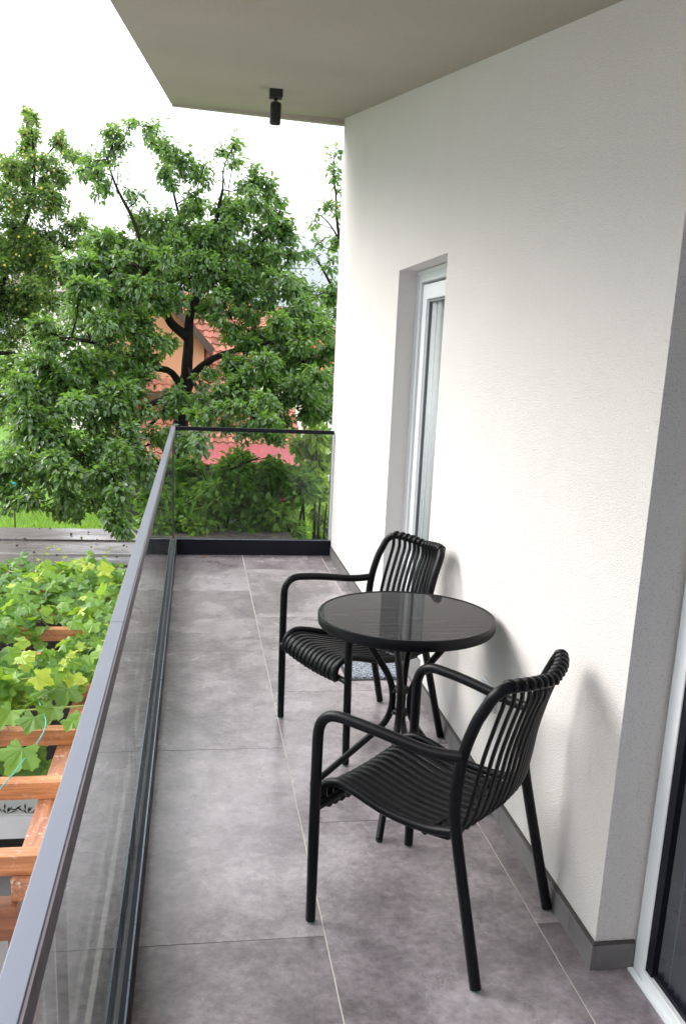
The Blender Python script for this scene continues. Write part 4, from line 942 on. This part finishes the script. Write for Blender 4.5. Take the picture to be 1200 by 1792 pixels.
# body
xl, xr = X(196, HY), X(452, HY); ze = Z(690, HY)
mb = MB(); mb.box(tuple(Vector((xl, HY, -3.6)) - hb), tuple(Vector((xr - .3, HY + 7, ze)) - hb))
gl, gr_, gpx = X(150, HY), X(372, HY), X(262, HY); zp = Z(492, HY); zge = Z(612, HY)
V = [Vector(v) - hb for v in ((gl + .25, HY - .01, ze), (gr_ - .25, HY - .01, ze), (gr_ - .25, HY - .01, zge + .1), (gpx, HY - .01, zp - .12), (gl + .25, HY - .01, zge + .1))]
mb.add(V + [v + Vector((0, 6, 0)) for v in V], [(0,1,2,3,4), (9,8,7,6,5), (0,5,6,1), (1,6,7,2), (2,7,8,3), (3,8,9,4), (4,9,5,0)])
mb.build('wall', M['orange'], hs)
roof_part('main_roof', [((xl - .3, HY - .5, ze + .05), (xr, HY - .5, ze + .05), (xl - .3, HY + 3.4, Z(512, HY + 3.4))), ], M['terra'], hs, hb)
roof_part('gable_roof', [((gr_, HY - .45, zge), (gr_, HY + 5, zge), (gpx, HY - .45, zp)), ((gl, HY + 5, zge), (gl, HY - .45, zge), (gpx, HY + 5, zp))], M['terra'], hs, hb)
mb = MB()
for s_, e_ in ((gr_, 1), (gl, -1)): mb.beam(Vector((s_, HY - .48, zge - .02)) - hb, Vector((gpx, HY - .48, zp - .02)) - hb, .06, .22, up=(0, 0, 1))
mb.build('bargeboard', M['brownwood'], hs)
mb = MB(); mb.beam(Vector((xl - .3, HY - .55, ze - .02)) - hb, Vector((xr, HY - .55, ze - .02)) - hb, .12, .10); mb.build('gutter', M['brownwood'], hs)
for px, py in ():
    a = P(px, py, HY); mb = MB(); mb.box(tuple(a - hb + Vector((-.5, -.06, -.65))), tuple(a - hb + Vector((.5, -.02, .55)))); wn_ = mb.build('window', M['whitewall'], hs)
    for s_ in (-1, 1):
        mb = MB(); mb.box(tuple(a - hb + Vector((s_ * .23 - .19, -.075, -.57))), tuple(a - hb + Vector((s_ * .23 + .19, -.062, .47)))); mb.build('pane', M['winglass'], wn_)
# lean-to with the lower roof
ly0 = HY - 3.2; lx0, lx1 = X(190, ly0), X(540, ly0)
roof_part('lower_roof', [((lx0, ly0, Z(806, ly0)), (lx1, ly0, Z(806, ly0)), (lx0, HY - .05, Z(708, HY - .05)))], M['terra'], hs, hb)
mb = MB(); mb.box(tuple(Vector((lx0 + .2, ly0 + .4, -3.8)) - hb), tuple(Vector((lx1 - .2, HY - .06, Z(800, ly0))) - hb)); mb.build('porch_wall', M['darkwood'], hs)
mb = MB(); mb.box(tuple(Vector((xr - .29, HY + .02, -3.6)) - hb), tuple(Vector((lx1 - .1, HY + 5, Z(712, HY))) - hb)); mb.build('side_wall', M['orange'], hs)
ch_ = MB(); c0 = Vector((X(300, HY + 4), HY + 4, Z(520, HY + 4))) - hb; ch_.box(tuple(c0 + Vector((-.3, -.3, -1))), tuple(c0 + Vector((.3, .3, .35)))); ch_.build('chimney', M['brownwood'], hs)
# red sheet-metal shed in front
RYs = 24.5; sb_ = Vector((X(430, RYs), RYs, -3.4)); rs_ = thing('red_roofed_shed', 'dark shed with faded red sheet roof in front of the orange house', 'shed', sb_)
xa, xb = X(318, RYs), X(532, RYs); mb = MB(); n_ = 46; vs = []
for k in range(n_ + 1):
    x = xa + (xb - xa) * k / n_; h_ = .03 * math.sin(k * PI)+ (.03 if k % 2 else 0)
    vs += [Vector((x, RYs - .5, Z(812, RYs - .5) + h_)) - sb_, Vector((x, RYs + 1.2, Z(776, RYs + 1.2) + h_)) - sb_]
mb.add(vs, [(2*i, 2*i + 2, 2*i + 3, 2*i + 1) for i in range(n_)]); o = mb.build('roof', M['redmetal'], rs_); o.modifiers.new('s', 'SOLIDIFY').thickness = .02
mb = MB(); mb.box(tuple(Vector((xa + .2, RYs - .2, -3.4)) - sb_), tuple(Vector((xb - .2, RYs + 1.1, Z(816, RYs - .5))) - sb_)); mb.build('wall', M['darkwood'], rs_)

def simple_house(name, label, x0, x1, y, zb, zt, depth, rise, wallm, roofm, wins):
    b_ = Vector(((x0 + x1) / 2, y, -4)); t = thing(name, label, 'house', b_)
    mb = MB(); mb.box(tuple(Vector((x0, y, -4)) - b_), tuple(Vector((x1, y + depth, zt)) - b_))
    ym = y + depth / 2
    V = [Vector(v) - b_ for v in ((x0 + .01, y + .01, zt), (x0 + .01, y + depth - .01, zt), (x0 + .01, ym, zt + rise - .1), (x1 - .01, y + .01, zt), (x1 - .01, y + depth - .01, zt), (x1 - .01, ym, zt + rise - .1))]
    mb.add(V, [(0, 2, 1), (3, 4, 5)]); mb.build('wall', wallm, t)
    roof_part('roof', [((x0 - .4, y - .4, zt - .1), (x1 + .4, y - .4, zt - .1), (x0 - .4, ym, zt + rise)), ((x1 + .4, y + depth + .4, zt - .1), (x0 - .4, y + depth + .4, zt - .1), (x1 + .4, ym, zt + rise))], roofm, t, b_)
    for px, py in wins:
        a = P(px, py, y); mb = MB(); mb.box(tuple(a - b_ + Vector((-.5, -.05, -.6))), tuple(a - b_ + Vector((.5, -.01, .6)))); wn_ = mb.build('window', M['whitewall'], t)
        mb = MB(); mb.box(tuple(a - b_ + Vector((-.4, -.06, -.5))), tuple(a - b_ + Vector((.4, -.052, .5)))); mb.build('pane', M['winglass'], wn_)
    return t
simple_house('white_house', 'white rendered house glimpsed between the branches right of the orange one', X(462, 44), X(505, 44), 44, -3, Z(585, 44), 8, 1.6, M['whitewall'], M['terra'], [(478, 640)])
simple_house('red_roofed_house', 'small white house with orange-red tiled roof next to the wall corner', X(556, 30), X(720, 30), 30, -3, Z(665, 30), 6, 1.9, M['whitewall'], M['brickroof'], [(572, 690)])
simple_house('pale_house', 'pale pinkish house far behind the left tree', X(20, 60), X(160, 60), 60, -3, Z(520, 60), 9, 1.6, M['palewall'], M['paleroof'], [(60, 520), (120, 520)])

# ------------------------------------------------------------------ hills and haze
hm = MB(); nx, ny = 90, 10; vs = []
for j in range(ny + 1):
    for i in range(nx + 1):
        x = -3600 + 7600 * i / nx; v_ = j / ny; y = 2600 + v_ * 2000
        xx = x / 4
        ridge = 92 + 42 * math.exp(-((xx - 120) / 260) ** 2) - 35 * math.exp(-((xx + 330) / 240) ** 2) + 9 * mnoise.noise(Vector((xx * .012, 0, 2))) + 3 * mnoise.noise(Vector((xx * .06, 0, 5)))
        z = -8 + 4 * ridge * math.sin(v_ * PI / 2) ** 1.2 + 16 * mnoise.noise(Vector((xx * .03, y * .0075, 0))) * (v_ > 0)
        vs.append((x, y, z))
hm.add(vs, [(j*(nx+1)+i, j*(nx+1)+i+1, (j+1)*(nx+1)+i+1, (j+1)*(nx+1)+i) for j in range(ny) for i in range(nx)])
o = hm.build('hills', M['hill'], smooth=True); tag(o, 'wooded hills fading into mist', 'hills', kind='structure')
sm = MB(); vs = []; n_ = 36; m_ = 8  # out-of-view slope added to cut low sky light on the upper wall
for i in range(n_ + 1):
    az = math.radians(-175 + 105 * i / n_)
    for j in range(m_ + 1):
        rr = 26 + 70 * j / m_; hh = -3.6 + 46 * (j / m_) ** .8 * min(1, (n_ - i) / 6, i / 4 + .1) + 2 * mnoise.noise(Vector((rr * .05, az * 6, 1)))
        vs.append((math.sin(az) * rr, math.cos(az) * rr, hh))
sm.add(vs, [(i*(m_+1)+j, i*(m_+1)+j+1, (i+1)*(m_+1)+j+1, (i+1)*(m_+1)+j) for i in range(n_) for j in range(m_)])
o = sm.build('sky_blocker_slope', M['hill'], smooth=True); tag(o, 'unseen slope added to block low sky light', 'sky_blocker_slope', kind='structure')
hz = MB(); hz.box((-5200, -70, -16), (5200, 6100, 760)); t = NT('haze_air'); t.t.nodes.remove(t.b)
pv = t.n('ShaderNodeVolumePrincipled', {'Density': .00020, 'Color': (.90, .95, 1.0, 1)}); t.l(pv.outputs[0], t.out.inputs['Volume'])
o = hz.build('haze', t.m); tag(o, 'thin pale mist in the air', 'haze', kind='stuff')
